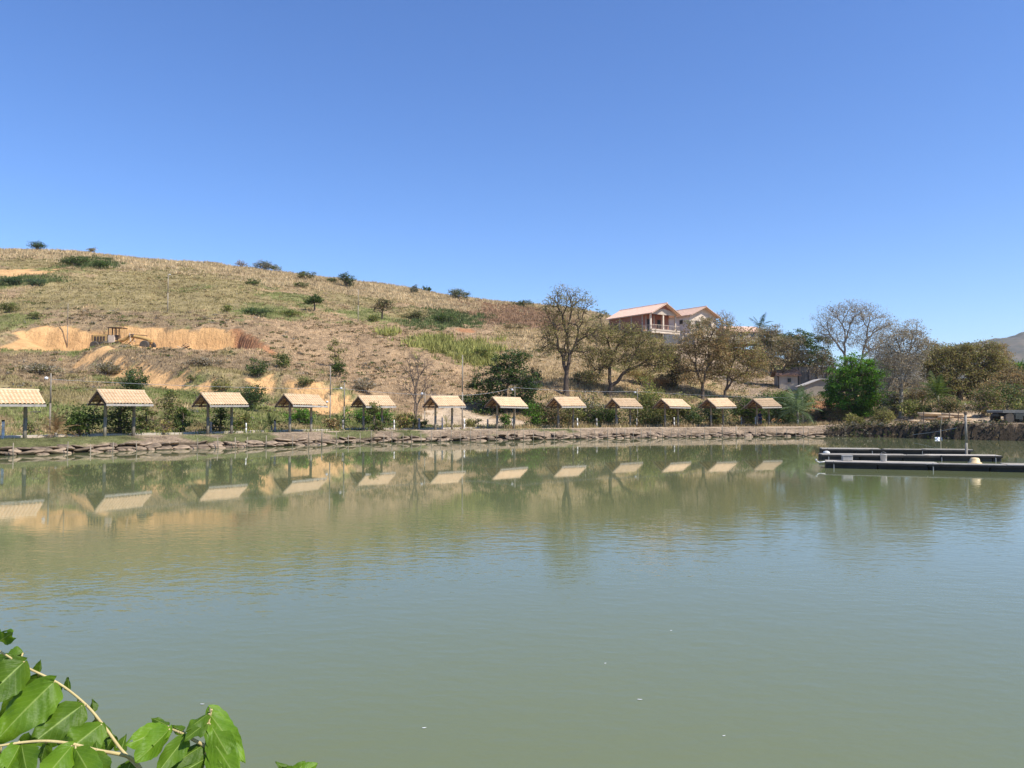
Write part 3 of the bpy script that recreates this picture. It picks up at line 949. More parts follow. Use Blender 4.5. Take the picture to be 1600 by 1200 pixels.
def scrub_sheet(name, label, n, seed, area, pals, hmin, hmax, sel=None):
    r_ = np.random.default_rng(seed)
    x0, x1, y0, y1 = area
    X = r_.uniform(x0, x1, n); Y = r_.uniform(y0, y1, n)
    D = shore_dist(X, Y); z_i = bank_zone(X, Y, D, zone_of(X, Y))
    bare = np.isin(z_i, [ZN.index(k) for k in ('orange', 'sand', 'red')])
    keep = (np.abs(X) < Y * .7 + 3) & (D > 7) & (fbm(X * .16, Y * .16, seed, 3) + r_.normal(0, .25, n) > .05) & (~bare | (r_.random(n) < .06))
    if sel is not None: keep &= sel(X, Y)
    X, Y, z_i = X[keep], Y[keep], z_i[keep]
    Z = ground(X, Y); m = len(X)
    per = 16
    h = r_.uniform(hmin, hmax, m) * np.where(np.isin(z_i, [ZN.index('brown'), ZN.index('grey')]), .6, 1)
    P = np.stack([X, Y, Z], -1)[:, None] + r_.normal(0, 1, (m, per, 3)) * (h * .55)[:, None, None] * np.array([1.25, 1.0, .45])
    P[..., 2] = np.maximum(P[..., 2], Z[:, None] + .02) + .12
    cs = np.array([np.mean(PAL[p], 0) for p in pals])
    c = cs[r_.integers(0, len(cs), m)] * r_.uniform(.75, 1.3, (m, 1))
    V, Q, cl = leaves(P.reshape(-1, 3), .24, r_, [(1, 1, 1)], .2, .6, .2)
    cl = cl * np.repeat(np.repeat(c, per, 0), 4, 0)
    tag(link(name, mesh_np(name, V, [Q], M['leaf'], cl)), label, 'scrub', kind='stuff')
scrub_sheet('slope_scrub', 'low brown and olive scrub dotted over the lower slope', 5200, 201, (-72, 60, 52, 118), ('brown', 'grey', 'olive', 'olive', 'mid'), .25, .6)
scrub_sheet('hill_scrub', 'low scrub dotted over the upper hill', 5200, 202, (-120, 70, 112, 205), ('brown', 'olive', 'olive', 'mid', 'rust'), .3, .75)

def edge_scrub():
    r_ = np.random.default_rng(77); n = 520
    i0 = next(i for i in range(len(SH)) if SH[i, 0] > 28.5); i1 = next(i for i in range(i0, len(SH)) if SH[i, 1] < 52)
    k = r_.uniform(i0, i1, n); P = np.stack([np.interp(k, np.arange(len(SH)), SH[:, j]) for j in (0, 1)], -1)
    off = r_.uniform(-.1, 1.6, n)
    P = P + np.stack([np.full(n, .62), np.full(n, .78)], -1) * off[:, None]
    Z = ground(P[:, 0], P[:, 1])
    dens = (P[:, 0] < 37.5) | (r_.random(n) < .3)
    P, Z, off = P[dens], Z[dens], off[dens]; m = len(P); per = 14
    Q3 = np.stack([P[:, 0], P[:, 1], np.maximum(Z, .12)], -1)[:, None] + r_.normal(0, 1, (m, per, 3)) * np.array([.28, .2, .16])
    cs = np.array([np.mean(PAL[p], 0) for p in ('olive', 'mid', 'brown', 'dark', 'grey')])
    c = cs[r_.integers(0, 5, m)] * r_.uniform(.6, 1.1, (m, 1))
    V, Q, cl = leaves(Q3.reshape(-1, 3), .2, r_, [(1, 1, 1)], .1, .5, .2)
    cl = cl * np.repeat(np.repeat(c, per, 0), 4, 0)
    tag(link('bank_scrub', mesh_np('bank_scrub', V, [Q], M['leaf'], cl)), 'dark weeds hanging over the steep bank at the pond corner', 'scrub', kind='stuff')
edge_scrub()

# ------------------------------------------------------------------ concrete path behind the shelters
def sheet_along(name, o0, o1, x_from, x_to, mat, z0=.03, label=None):
    A = offset_line(o0); B = offset_line(o1)
    tA = np.linspace(0, len(A) - 1, 160)
    f_ = lambda P: np.stack([np.interp(tA, np.arange(len(P)), P[:, i]) for i in (0, 1)], -1)
    a, b = f_(A), f_(B)
    k = (a[:, 0] > x_from) & (a[:, 0] < x_to)
    a, b = a[k], b[k]
    za = np.maximum(ground(a[:, 0], a[:, 1]), ground(b[:, 0], b[:, 1])) + z0
    za = np.convolve(np.pad(za, 3, 'edge'), np.ones(7) / 7, 'valid')
    m = MB(); n = len(a)
    for i in range(n):
        m.v += [(a[i,0], a[i,1], za[i]), (b[i,0], b[i,1], za[i] + .01), (b[i,0], b[i,1], za[i] - .25), (a[i,0], a[i,1], za[i] - .25)]
    for i in range(n - 1):
        p, q = 4 * i, 4 * i + 4
        for c0, c1 in ((0, 1), (1, 2), (3, 0)):
            m.f.append((p + c0, q + c0, q + c1, p + c1))
    o = m.build(name, mat)
    tag(o, label, 'path', kind='structure')
sheet_along('concrete_path', 1.5, 2.9, -36, -1.5, M['path'], .10, 'pale concrete path running behind the shelters')

# ------------------------------------------------------------------ stone bank along the water
def stone_mesh(seed):
    r_ = random.Random(seed)
    m = MB(); n = 8
    rings = [(-.5, .62), (-.25, .98), (.1, 1.0), (.38, .8), (.5, .42)]
    for z, s in rings:
        for i in range(n):
            a = 2 * math.pi * i / n
            cx, cy = math.cos(a), math.sin(a)
            q = (abs(cx)**3.2 + abs(cy)**3.2)**(-1/3.2)
            jr = r_.uniform(.88, 1.08)
            m.v.append((.5 * cx * q * s * jr, .5 * cy * q * s * jr, z * r_.uniform(.9, 1.08)))
    for k in range(len(rings) - 1):
        for i in range(n):
            j = (i + 1) % n
            m.f.append((k*n+i, k*n+j, (k+1)*n+j, (k+1)*n+i))
    m.f.append(tuple(reversed(range(n)))); m.f.append(tuple((len(rings)-1)*n + i for i in range(n)))
    return m.mesh('stone', M['stone'], True)
SM = [stone_mesh(i) for i in range(7)]
wall = empty('stone_bank', (SHORE[5][0], SHORE[5][1], 0))
tag(wall, 'low bank of stacked flat stones edging the far side of the pond', 'stone wall')
front = SH[:next(i for i in range(len(SH)) if SH[i, 0] > 29.3)]
ext = [np.array(p) for p in ((-33.5, 34.2), (-30.5, 37.4))]
fr = np.vstack([ext, front])
seg = np.r_[0, np.cumsum(np.linalg.norm(np.diff(fr, axis=0), axis=1))]
def along(P, seg, s):
    x = np.interp(s, seg, P[:, 0]); y = np.interp(s, seg, P[:, 1])
    x2 = np.interp(s + .4, seg, P[:, 0]); y2 = np.interp(s + .4, seg, P[:, 1])
    return x, y, math.atan2(y2 - y, x2 - x)
cnt = 0
for row in range(3):
    s_ = rnd.uniform(0, .5)
    while s_ < seg[-1] - .5:
        x, y, a = along(fr, seg, s_)
        if x < -30.5: s_ += .5; continue
        w_ = rnd.choice((.42, .55, .65, .8, .95, 1.15)) * rnd.uniform(.9, 1.1)
        hgt = (.22, .18, .15)[row] * rnd.uniform(.7, 1.3)
        off = (.0, .20, .42)[row] + rnd.uniform(-.08, .12)
        nxv, nyv = -math.sin(a), math.cos(a)
        low = rnd.random() < (.04, .12, .42 if x > -20 else .2)[row]
        if not low and cnt < 300:
            zc = (.03, .20, .36)[row] + rnd.uniform(-.06, .06)
            o = link('stone', rnd.choice(SM), wall)
            xm, ym, a2 = along(fr, seg, s_ + w_ / 2)
            o.location = (xm + nxv * off - wall.location.x, ym + nyv * off - wall.location.y, zc)
            o.rotation_euler = (rnd.uniform(-.28, .28), rnd.uniform(-.2, .2), a2 + rnd.uniform(-.3, .3))
            o.scale = (w_ * 1.04, rnd.uniform(.6, .85), hgt * rnd.uniform(.95, 1.15))
            cnt += 1
        s_ += w_ * rnd.uniform(.94, 1.06)

# ------------------------------------------------------------------ stakes in the water
def stake_mesh(seed):
    r_ = random.Random(seed)
    pts = [(0, 0, -.9), (r_.uniform(-.02, .02), r_.uniform(-.02, .02), .1), (r_.uniform(-.05, .05), r_.uniform(-.03, .03), 1.0)]
    m = MB().path(pts, [.034, .032, .026], 6)
    return m.mesh('wooden_stake', M['stake'], True)
STM = [stake_mesh(i) for i in range(6)]
stake_px = [22, 107, 143, 177, 216, 310, 342, 369, 387, 416, 458, 484, 503, 526, 545, 563, 580, 600, 613, 630, 643, 659, 674, 689, 705, 719,
            735, 750, 764, 776, 792, 804, 818, 833, 851, 866, 880, 896, 907, 919, 930, 949, 963, 976, 989, 1002, 1016, 1034, 1048, 1059, 1071,
            1080, 1100, 1128, 1149, 1163, 1180, 1195, 1212, 1228, 1243, 1254, 1262]
FRW = fr[:, :2]
for i, px in enumerate(stake_px):
    q = on_line(px, P=FRW)
    q = q + np.array([.25, -.75]) * rnd.uniform(.5, .9)
    u = (px - 800) / F
    o = link('wooden_stake', STM[i % 6], None, (u * q[1], q[1], rnd.uniform(-.36, -.02) - (.2 if px < 350 else 0)), (rnd.uniform(-.06, .06), rnd.uniform(-.07, .07), rnd.uniform(0, 6)))
    if px in (1149, 1128, 503): o.scale = (1.6, 1.6, 1.15)
    tag(o, 'thin weathered wooden stake standing in the water along the stone bank', 'stake', 'stakes along the stone bank')

# ------------------------------------------------------------------ shelters
RL, RW, HE, HR = 3.03, 2.3, 2.01, 2.80          # roof length, width, eave and ridge height
def roof_slope(L, W, He, Hr, side, cols=15, rows=4):
    """a slope of barrel tiles: every column a rounded ridge, every row stepped over the one below"""
    V = []; Q = []
    nu = cols * 4 + 1
    run = W / 2; rise = Hr - He; sl = math.hypot(run, rise)
    ny_, nz_ = rise / sl, run / sl
    prof = []
    for r in range(rows):
        prof += [(r / rows, .030), ((r + 1) / rows, .008)]
    for (t, lift) in prof:
        for i in range(nu):
            x = -L / 2 + L * i / (nu - 1)
            h = (0, .07, .085, .07)[i % 4] + lift
            y = -side * run * (1 - t); z = He + rise * t
            V.append((x, y - side * ny_ * h, z + nz_ * h))
    n = len(prof)
    for k in range(n - 1):
        for i in range(nu - 1):
            q = (k*nu+i, k*nu+i+1, (k+1)*nu+i+1, (k+1)*nu+i)
            Q.append(q if side > 0 else q[::-1])
    me = mesh_np('roof_slope', np.array(V), [np.array(Q)], M['tile'], None, False)
    return me
def make_shelter():
    r = empty('shelter')
    for sd in (1, -1):
        o = link('roof_slope', roof_slope(RL, RW, HE, HR, sd), r)
        bt = MB().box((0, 0, 0), (RL - .06, .05, .035)).mesh('batten', M['beam'])      # battens and rafters under the tiles
        for t in (.04, .27, .5, .73, .95):
            link('batten', bt, o, (0, -sd * RW / 2 * (1 - t), HE + (HR - HE) * t - .035))
        f = MB().box((0, -sd * (RW / 2 - .0), HE - .055), (RL, .03, .13))
        f.build('fascia_board', M['fascia'], r)
        sl = math.hypot(RW / 2, HR - HE); an = math.atan2(HR - HE, RW / 2)
        rm = MB().box((0, 0, 0), (.06, sl * .98, .10)).mesh('rafter', M['beam'])
        for x in (-RL / 2 + .04, -.92, .92, RL / 2 - .04):
            link('rafter', rm, r, (x, -sd * RW / 4, (HE + HR) / 2 - .11), (sd * an, 0, 0))
    MB().tube((-RL / 2 - .02, 0, HR + .03), (RL / 2 + .02, 0, HR + .03), .085, n=10).build('ridge_cap', M['tile'], r, smooth=True)
    for x in (-.97, .87):
        m = MB().path([(x, 0, -.3), (x + .015, .01, 1.2), (x, 0, HR - .2)], [.105, .10, .09], 10)
        p = m.build('post', M['post'], r, smooth=True)
        MB().box((x, 0, HE - .06), (.09, RW - .12, .12)).build('cross_beam', M['beam'], p)
    return r
ORD = ['first', 'second', 'third', 'fourth', 'fifth', 'sixth', 'seventh', 'eighth', 'ninth', 'tenth', 'eleventh', 'twelfth']
SHLAB = ['tiled two post shelter cut off by the left edge of the picture',
 'tiled two post shelter, largest one shown whole, with dark layered tree behind it',
 'tiled two post shelter with dark sapling under it, third from the left',
 'tiled two post shelter in front of the orange cut slope, fourth from the left',
 'tiled two post shelter with leafy sapling growing against its front',
 'tiled two post shelter just left of the big dark green tree',
 'tiled two post shelter standing under the big dark green tree',
 'tiled two post shelter in front of the tall forked tree trunk',
 'tiled two post shelter left of the yellow green bush, ninth from the left',
 'tiled two post shelter right of the yellow green bush, tenth from the left',
 'tiled two post shelter with leaning right post, second from the right end',
 'tiled two post shelter with a standing person under it at the right end']
sh0 = make_shelter()
for i, (x, y, t) in enumerate(SHEL):
    o = sh0 if i == 0 else copy_tree(sh0)
    o.location = (x, y, BANK - .02); o.rotation_euler = (R(rnd.uniform(-1.2, 1.2)), R(rnd.uniform(-1.1, 1.1)), t + R(rnd.uniform(-2, 2)))
    sc_ = rnd.uniform(.97, 1.03); o.scale = (sc_ * rnd.uniform(.97, 1.03), sc_, rnd.uniform(.98, 1.02))
    tag(o, SHLAB[i], 'shelter', 'tiled shelters along the pond')
    if i == 10: [c for c in o.children if c.name.startswith('post')][-1].rotation_euler = (0, R(-3.5), 0)


# ------------------------------------------------------------------ trees
tree('tall forked tree with thin olive crown rising above the hill line', 885, 617,
     [(885,468,38,24),(905,478,26,22),(865,488,26,22),(880,515,46,26),(920,520,34,26),(862,530,28,22),(905,550,40,18),(850,545,16,12)], 560, .028,
     (17, .5, .17, ('olive', 'olive', 'yellow', 'brown'), .1), 101, fork=.15)
tree('broad brown green tree with dark trunk below the brick house', 952, 618,
     [(955,522,38,20),(990,525,36,20),(1022,545,30,22),(935,560,28,20),(975,558,44,24),(1025,572,24,16),(925,590,22,14),(1040,560,16,14)], 520, .027,
     (38, .6, .18, ('olive', 'olive', 'brown', 'yellow'), .1), 102, fork=.14)
tree('brown leafed tree standing left of the ninth shelter roof line, below the white house', 1098, 622,
     [(1085,530,36,22),(1112,518,32,26),(1066,558,26,22),(1105,560,36,26),(1125,545,26,24),(1078,588,26,16)], 460, .02,
     (34, .54, .19, ('brown', 'olive', 'rust'), .1), 103, fork=.16)
tree('low forking brown tree right of the other brown tree, many thin stems', 1132, 624,
     [(1145,528,36,24),(1168,550,30,26),(1140,565,38,26),(1165,588,30,20),(1115,584,22,20),(1185,570,18,20)], 440, .018,
     (34, .54, .19, ('brown', 'rust', 'olive', 'yellow'), .1), 104, fork=.12)
tree('spreading dark stemmed brown tree in front of the small tiled house', 1218, 606,
     [(1205,535,28,18),(1235,540,28,20),(1190,560,22,22),(1220,560,36,20),(1250,560,22,16),(1200,520,20,14)], 420, .018,
     (34, .54, .19, ('brown', 'olive', 'grey'), .1), 105, fork=.14)
tree('dense dark green tree on the hill right of the tan roof', 1262, 575,
     [(1250,533,28,20),(1278,545,24,20),(1228,538,24,18),(1262,562,34,18),(1290,564,16,14),(1240,565,24,16)], 420, .022,
     (34, .45, .26, ('dark', 'mid'), .2), 106, depth=128, fork=.3)
tree('dark green bushy tree just right of the tan roof', 1205, 560,
     [(1200,528,22,15),(1218,535,22,14),(1188,540,16,14),(1205,548,26,14)], 260, .022, (30, .45, .26, ('dark', 'mid', 'olive'), .2), 107, depth=132, fork=.3)
tree('bright green round leafy tree by the corner of the pond', 1340, 652,
     [(1335,575,36,26),(1360,590,30,26),(1315,590,24,22),(1325,620,36,28),(1365,625,28,26),(1345,645,40,14),(1300,615,16,18)], 620, .024,
     (40, .40, .22, ('bright', 'bright', 'mid'), .15), 108, fork=.25, squash=.95)
tree('bare grey twiggy tree filling the gap behind the bright green tree, right side', 1385, 640,
     [(1375,555,26,24),(1400,575,26,26),(1380,600,24,22),(1420,560,22,26)], 1300, .012, (7, .4, .14, ('grey', 'brown'), 0), 135, depth=98, fork=.2, bark='bark_grey')
tree('brown thin tree filling the gap behind palm and pale bare tree', 1452, 636,
     [(1455,545,24,16),(1450,570,26,20),(1470,590,26,20),(1440,600,22,20),(1460,618,28,16)], 480, .016, (24, .42, .19, ('brown', 'olive', 'grey'), .1), 131, depth=96, fork=.25)
tree('olive brown tree between the wide tree and the right edge', 1560, 640,
     [(1560,548,24,14),(1555,570,28,20),(1580,588,28,20),(1545,600,28,20),(1570,620,30,16),(1525,590,20,20)], 520, .018, (28, .42, .19, ('olive', 'brown', 'rust'), .1), 132, depth=98, fork=.22)
tree('grey brown thin tree behind the bright green tree, left side', 1290, 600,
     [(1285,560,18,14),(1300,575,18,14),(1275,578,16,12)], 220, .015, (14, .4, .17, ('grey', 'brown', 'olive'), .1), 133, depth=112, fork=.3)
tree('dark leafy tree filling the gap right of the dark trunk below the balcony', 1050, 605,
     [(1048,560,18,16),(1058,580,18,16),(1044,595,16,12)], 220, .018, (26, .4, .2, ('dark', 'olive', 'brown'), .1), 134, fork=.25)
tree('tall bare grey tree with fine branches behind the bright green tree', 1328, 590,
     [(1295,500,28,28),(1325,495,34,26),(1360,500,34,26),(1385,515,24,24),(1310,530,34,20),(1350,530,38,22),(1285,520,18,20),(1375,545,30,24),(1340,480,30,14)], 1700, .015,
     (9, .4, .14, ('grey', 'brown'), .0), 109, depth=112, fork=.18, bark='bark_grey')
tree('pale stemmed bare tree to the right of the bright green tree', 1408, 652,
     [(1400,530,30,26),(1425,520,24,22),(1440,545,16,22),(1410,565,34,24),(1395,600,22,24),(1430,590,20,22),(1385,560,20,24)], 1500, .013,
     (9, .4, .14, ('grey', 'brown', 'grey'), .0), 110, fork=.3, bark='bark_grey')
tree('wide brown green tree behind the stacked logs', 1500, 640,
     [(1485,550,44,16),(1530,548,40,16),(1455,568,22,14),(1510,562,56,14),(1560,566,24,16),(1465,590,24,14),(1545,592,34,14),(1505,580,40,14),(1490,604,34,16),(1535,612,32,16)], 860, .024,
     (36, .5, .19, ('olive', 'brown', 'yellow', 'olive'), .1), 111, depth=92, fork=.22)
tree('reddish brown thicket tree at the right edge', 1582, 640,
     [(1580,590,26,18),(1600,600,22,22),(1565,610,22,18),(1590,620,26,14)], 240, .018, (28, .42, .19, ('rust', 'brown', 'olive'), .1), 112, depth=88, fork=.15)
tree('dark green tree peeping over the thicket at the right edge', 1600, 640,
     [(1590,574,16,9),(1612,572,16,12),(1630,580,20,16)], 140, .025, (26, .45, .26, ('mid', 'bright'), .2), 113, depth=120, fork=.4)
tree('leafless brown tree with vase shaped twigs behind the sixth shelter', 650, 668,
     [(640,575,20,22),(665,580,20,24),(650,560,22,16),(630,605,14,18),(670,610,16,18),(650,600,20,22)], 950, .0085,
     None, 114, fork=.12, bark='twig')
tree('bare purple grey tree beside the white house', 1140, 520,
     [(1130,492,14,10),(1142,498,10,10),(1120,505,12,10)], 420, .016, (1, .25, .14, ('grey',), 0), 115, depth=150, fork=.4, bark='bark_grey')
tree('grey green tree in front of the white house', 1090, 530,
     [(1082,505,14,8),(1100,503,12,8),(1092,515,18,9)], 120, .02, (16, .35, .22, ('olive', 'grey', 'mid'), .1), 116, depth=136, fork=.4)
tree('big dark green tree with drooping layered boughs behind the seventh shelter', 790, 655,
     [(790,560,20,16),(815,555,14,14),(775,580,30,12),(800,585,34,16),(755,598,34,10),(790,605,46,14),(830,600,16,20),(745,622,26,9),(785,630,50,14),(825,630,24,20),(760,645,30,10)], 560, .022,
     (24, .40, .24, ('dark', 'dark', 'teal', 'mid'), .55), 117, depth=84, fork=.2, squash=.9)
tree('olive leafed tree tip showing left of the brick house roof', 940, 500,
     [(937,488,9,7),(930,496,12,7),(946,492,6,5)], 60, .02, (10, .3, .22, ('mid', 'olive'), .1), 118, depth=150, fork=.5)
tree('small hillside tree with brownish crown and two dark trunks', 597, 499,
     [(590,480,13,7),(605,478,13,9),(598,472,12,6)], 110, .025, (12, .35, .24, ('dark', 'brown', 'brown'), .1), 119, fork=.42)
tree('small dark green tree with flat crown on the upper slope', 491, 487,
     [(484,470,9,6),(497,469,9,6),(491,466,9,6)], 90, .025, (16, .35, .26, ('dark', 'mid'), .3), 120, fork=.5)
tree('young feathery yellow green tree above the round bush on the brown slope', 524, 574,
     [(518,545,8,6),(532,548,9,6),(525,535,9,6),(524,558,10,6)], 90, .012, (9, .3, .2, ('yellow', 'olive', 'mid'), .4), 121, fork=.4)
tree('thin yellow green sapling between the second and third shelters', 270, 676,
     [(268,618,14,10),(260,632,16,12),(278,640,16,14),(265,655,18,12)], 170, .010, (9, .26, .15, ('yellow', 'olive', 'mid'), .3), 122, fork=.2)

# ------------------------------------------------------------------ shrubs on the hill
HS = [ # label, px, py, w, h, palette, options
 ('dark round bush alone on the skyline at far left', 58, 391, 27, 15, ('dark','teal'), {}),
 ('small pale bush on the skyline right of the dark round one', 144, 397, 18, 9, ('olive','grey'), {}),
 ('dark spreading bush on the skyline beside bare twigs', 408, 419, 30, 15, ('dark','grey'), {}),
 ('greyish bush leaning against the dark skyline bush', 428, 420, 24, 11, ('grey','mid'), {}),
 ('leafless twiggy shrub on the skyline left of the dark bush', 378, 417, 22, 12, ('grey',), dict(per=1, tips=150)),
 ('low loose bush just under the skyline in the hill middle', 478, 437, 30, 12, ('mid','olive'), {}),
 ('dark rounded bush breaking the skyline in the hill middle', 541, 448, 26, 22, ('dark','teal'), {}),
 ('low green bush left of the rounded skyline bush', 517, 442, 22, 9, ('olive','mid'), {}),
 ('green low bush on the slope under the skyline twigs', 396, 446, 28, 9, ('mid','dark'), {}),
 ('green low bush on the slope below the loose bush', 473, 450, 26, 9, ('mid','olive'), {}),
 ('small dark grey bush left of a pair near the skyline', 648, 459, 15, 14, ('dark','grey'), {}),
 ('small flat dark bush on the skyline, right one of a pair', 665, 451, 18, 9, ('dark','mid'), {}),
 ('pale grey bush with green foot near the skyline', 715, 468, 32, 17, ('grey','mid','dark'), {}),
 ('green scrub bush on the skyline left of the tall forked tree', 818, 480, 44, 10, ('mid','dark','olive'), {}),
 ('dark bush clump in the middle of the green patch below the pair', 695, 506, 46, 18, ('dark','mid'), {}),
 ('dark spreading bush at the left end of the green patch', 650, 500, 40, 14, ('olive','dark'), {}),
 ('green spreading thicket near the skyline at far left', 118, 416, 50, 13, ('mid','dark'), {}),
 ('green thicket trailing right of the far left thicket', 155, 420, 44, 11, ('mid','dark'), {}),
 ('blue green spiky bush under the orange bank at far left', 18, 446, 44, 14, ('teal','dark'), {}),
 ('smaller blue green bush right of the spiky one', 55, 446, 34, 10, ('teal',), {}),
 ('olive bush at the left edge above the grader terrace', 14, 488, 36, 16, ('olive','mid'), {}),
 ('green bush low at the left edge above the terrace', 52, 498, 24, 10, ('mid','olive'), {}),
 ('green strip of scrub at the top of the brown slope', 400, 494, 60, 12, ('mid','teal'), {}),
 ('yellow green small bush on the bank above the orange cut', 355, 490, 18, 12, ('yellow','mid'), {}),
 ('lighter green scrub right of the green strip', 455, 496, 50, 11, ('yellow','mid'), {}),
 ('green bush at the foot of the small two trunk tree', 580, 503, 30, 10, ('mid','yellow'), {}),
 ('yellow tuft bush alone on the brown slope', 606, 526, 24, 8, ('yellow',), {}),
 ('round green bush on the slope, left of a close pair', 404, 588, 30, 30, ('mid','dark','teal'), {}),
 ('round green bush on the slope, right of a close pair', 441, 575, 28, 28, ('mid','yellow','teal'), {}),
 ('round dark green bush below the young feathery tree', 531, 589, 26, 26, ('dark','mid'), {}),
 ('small green bush on top of the low orange cut', 475, 604, 22, 16, ('mid','olive'), {}),
 ('big feathery green bush behind the second shelter roof', 205, 612, 50, 36, ('mid','dark','teal'), {}),
 ('dark green bush between the third and fourth shelters', 388, 640, 50, 44, ('dark','mid','teal'), {}),
 ('tiny bush on the lower orange patch', 299, 597, 14, 10, ('olive','mid'), {}),
 ('yellowish bush at the end of the lower orange patch', 345, 612, 28, 20, ('yellow','olive'), {}),
 ('dry brown brush heap at the foot of the brown slope', 572, 615, 46, 24, ('grey','brown'), {}),
 ('reddish dry bush on the slope between the two big trunks', 915, 600, 40, 22, ('rust','yellow','brown'), {}),
 ('yellow green bush on the dry slope right of the dark trunk', 1000, 600, 50, 26, ('yellow','rust'), {}),
 ('rusty dry bush right of the yellow green one', 1030, 610, 44, 24, ('rust','brown'), {}),
 ('dark bush above the dry slope left of the forked tree', 835, 595, 26, 20, ('dark','brown'), {}),
 ('grey green bush on the dry slope near the skyline', 800, 515, 30, 10, ('olive','brown'), {}),
 ('bright yellow green reed bush at the right end of the reed patch', 752, 562, 34, 20, ('yellow','mid'), {}),
 ('dry bush below the brick house', 1010, 560, 40, 20, ('brown','olive'), {}),
 ('olive bush clump below the balcony', 1045, 552, 36, 18, ('olive','grey','brown'), {}),
 ('grey scrub on the slope under the terrace, far left', 60, 585, 70, 18, ('grey','olive'), {}),
 ('olive scrub on the slope left of the lower orange patch', 165, 585, 60, 20, ('olive','grey'), {}),
 ('grey brown scrub under the terrace edge right of the grader', 320, 572, 60, 14, ('grey','brown'), {}),
]
for i, (lb, px, py, w_, h_, pal, kw) in enumerate(HS):
    shrub(lb, px, py, w_, h_, pal, 300 + i, group='bushes on the hillside', **kw)

# ------------------------------------------------------------------ plants along the path and the pond corner
def bank_shrub(lb, px, off, w_, h_, pal, seed, **kw):
    q = on_line(px, off)
    shrub(lb, px, 0, w_, h_, pal, seed, xy=(q[0], q[1]), **kw)
BS = [
 ('dense dark green bush with broad leaves left of the second shelter', 125, 1.6, 72, 48, ('dark','mid'), {}),
 ('low green shrub beside the first shelter post', 48, 3.2, 34, 26, ('olive','mid'), dict(per=8)),
 ('dark layered fir like tree under the second shelter', 188, 1.9, 80, 62, ('dark','dark','mid'), dict(layered=True, flat=.75)),
 ('green layered tree right of the second shelter post', 228, 4.0, 50, 46, ('mid','olive'), dict(layered=True, flat=.6)),
 ('dark round shrub right of the thin yellow green sapling', 285, 2.0, 30, 40, ('dark','mid'), {}),
 ('pale yellow shrub at the foot of the thin sapling', 256, 1.5, 26, 28, ('yellow','brown'), dict(per=9)),
 ('dark layered sapling under the third shelter', 345, 2.0, 54, 50, ('dark','mid'), dict(layered=True, flat=.75)),
 ('yellow green shrub between the third shelter and a white post', 380, 1.9, 28, 30, ('mid','yellow','olive'), {}),
 ('small brown green shrub between the fourth and fifth shelters', 516, 1.8, 26, 22, ('olive','rust'), {}),
 ('bright green bush under the fourth shelter, far side', 470, 7.5, 44, 26, ('bright','mid'), {}),
 ('bright green bush left of the fifth shelter, far side', 560, 8.0, 50, 26, ('bright','mid'), {}),
 ('leafy green sapling in front of the fifth shelter', 586, -1.2, 24, 42, ('mid','olive'), dict(layered=False, stem=True, tips=60, per=12)),
 ('green bush at the water edge below the leafy sapling', 592, -2.2, 30, 18, ('mid','olive'), {}),
 ('rounded yellowish shrub between the fifth and sixth shelters', 632, 1.6, 28, 26, ('yellow','rust','mid'), {}),
 ('green shrub left of the fifth shelter right post, far side', 600, 7.0, 40, 28, ('bright','mid'), {}),
 ('small dark shrub right of the yellowish shrub', 650, 2.2, 26, 22, ('dark','olive'), {}),
 ('small pale green shrub right of the tall thin pole', 738, 2.0, 22, 18, ('olive','yellow'), {}),
 ('small green shrub under the seventh shelter', 790, 2.0, 20, 20, ('mid','bright'), {}),
 ('bright green broad leaved bush right of the seventh shelter', 832, 3.6, 34, 34, ('bright','mid'), {}),
 ('dark bush left of the eighth shelter', 855, 3.4, 44, 34, ('dark','brown'), {}),
 ('grey green willow like bush between the eighth and ninth shelters', 922, 4.2, 54, 46, ('olive','grey','mid'), dict(size=.2)),
 ('olive bush under the eighth shelter', 888, 3.0, 34, 28, ('olive','yellow','dark'), {}),
 ('low dark green bush under the ninth shelter', 948, 2.6, 46, 28, ('dark','mid'), {}),
 ('tall yellow green feathery bush right of the ninth shelter', 1010, 4.6, 56, 60, ('yellow','yellow','mid'), dict(size=.18)),
 ('dark bush at the foot of the yellow green feathery bush', 1008, 2.6, 40, 28, ('dark','olive'), {}),
 ('yellow olive bush under the tenth shelter', 1052, 4.0, 50, 40, ('yellow','olive'), dict(size=.18)),
 ('teal green bush between the tenth and eleventh shelters', 1080, 3.0, 34, 26, ('teal','mid'), {}),
 ('dark bush under the eleventh shelter', 1110, 3.2, 46, 34, ('dark','teal'), {}),
 ('yellow green small bush right of the eleventh shelter post', 1124, 2.0, 18, 18, ('yellow','olive'), {}),
 ('dark green layered bush between the last two shelters', 1160, 4.0, 60, 46, ('dark','mid'), dict(layered=False, flat=.5)),
 ('dark hedge bush behind the last shelter', 1200, 4.6, 56, 42, ('dark','teal'), {}),
 ('dark hedge bush right of the last shelter', 1232, 3.8, 46, 44, ('dark','mid'), {}),
 ('green crown bush above the last shelter roof', 1225, 8.5, 80, 30, ('mid','dark','bright'), dict(flat=.5)),
]
for i, (lb, px, off, w_, h_, pal, kw) in enumerate(BS):
    k_ = 1.22 if px > 840 else 1.08
    bank_shrub(lb, px, off, w_ * k_, h_ * k_, pal, 500 + i, group='plants along the path', **kw)
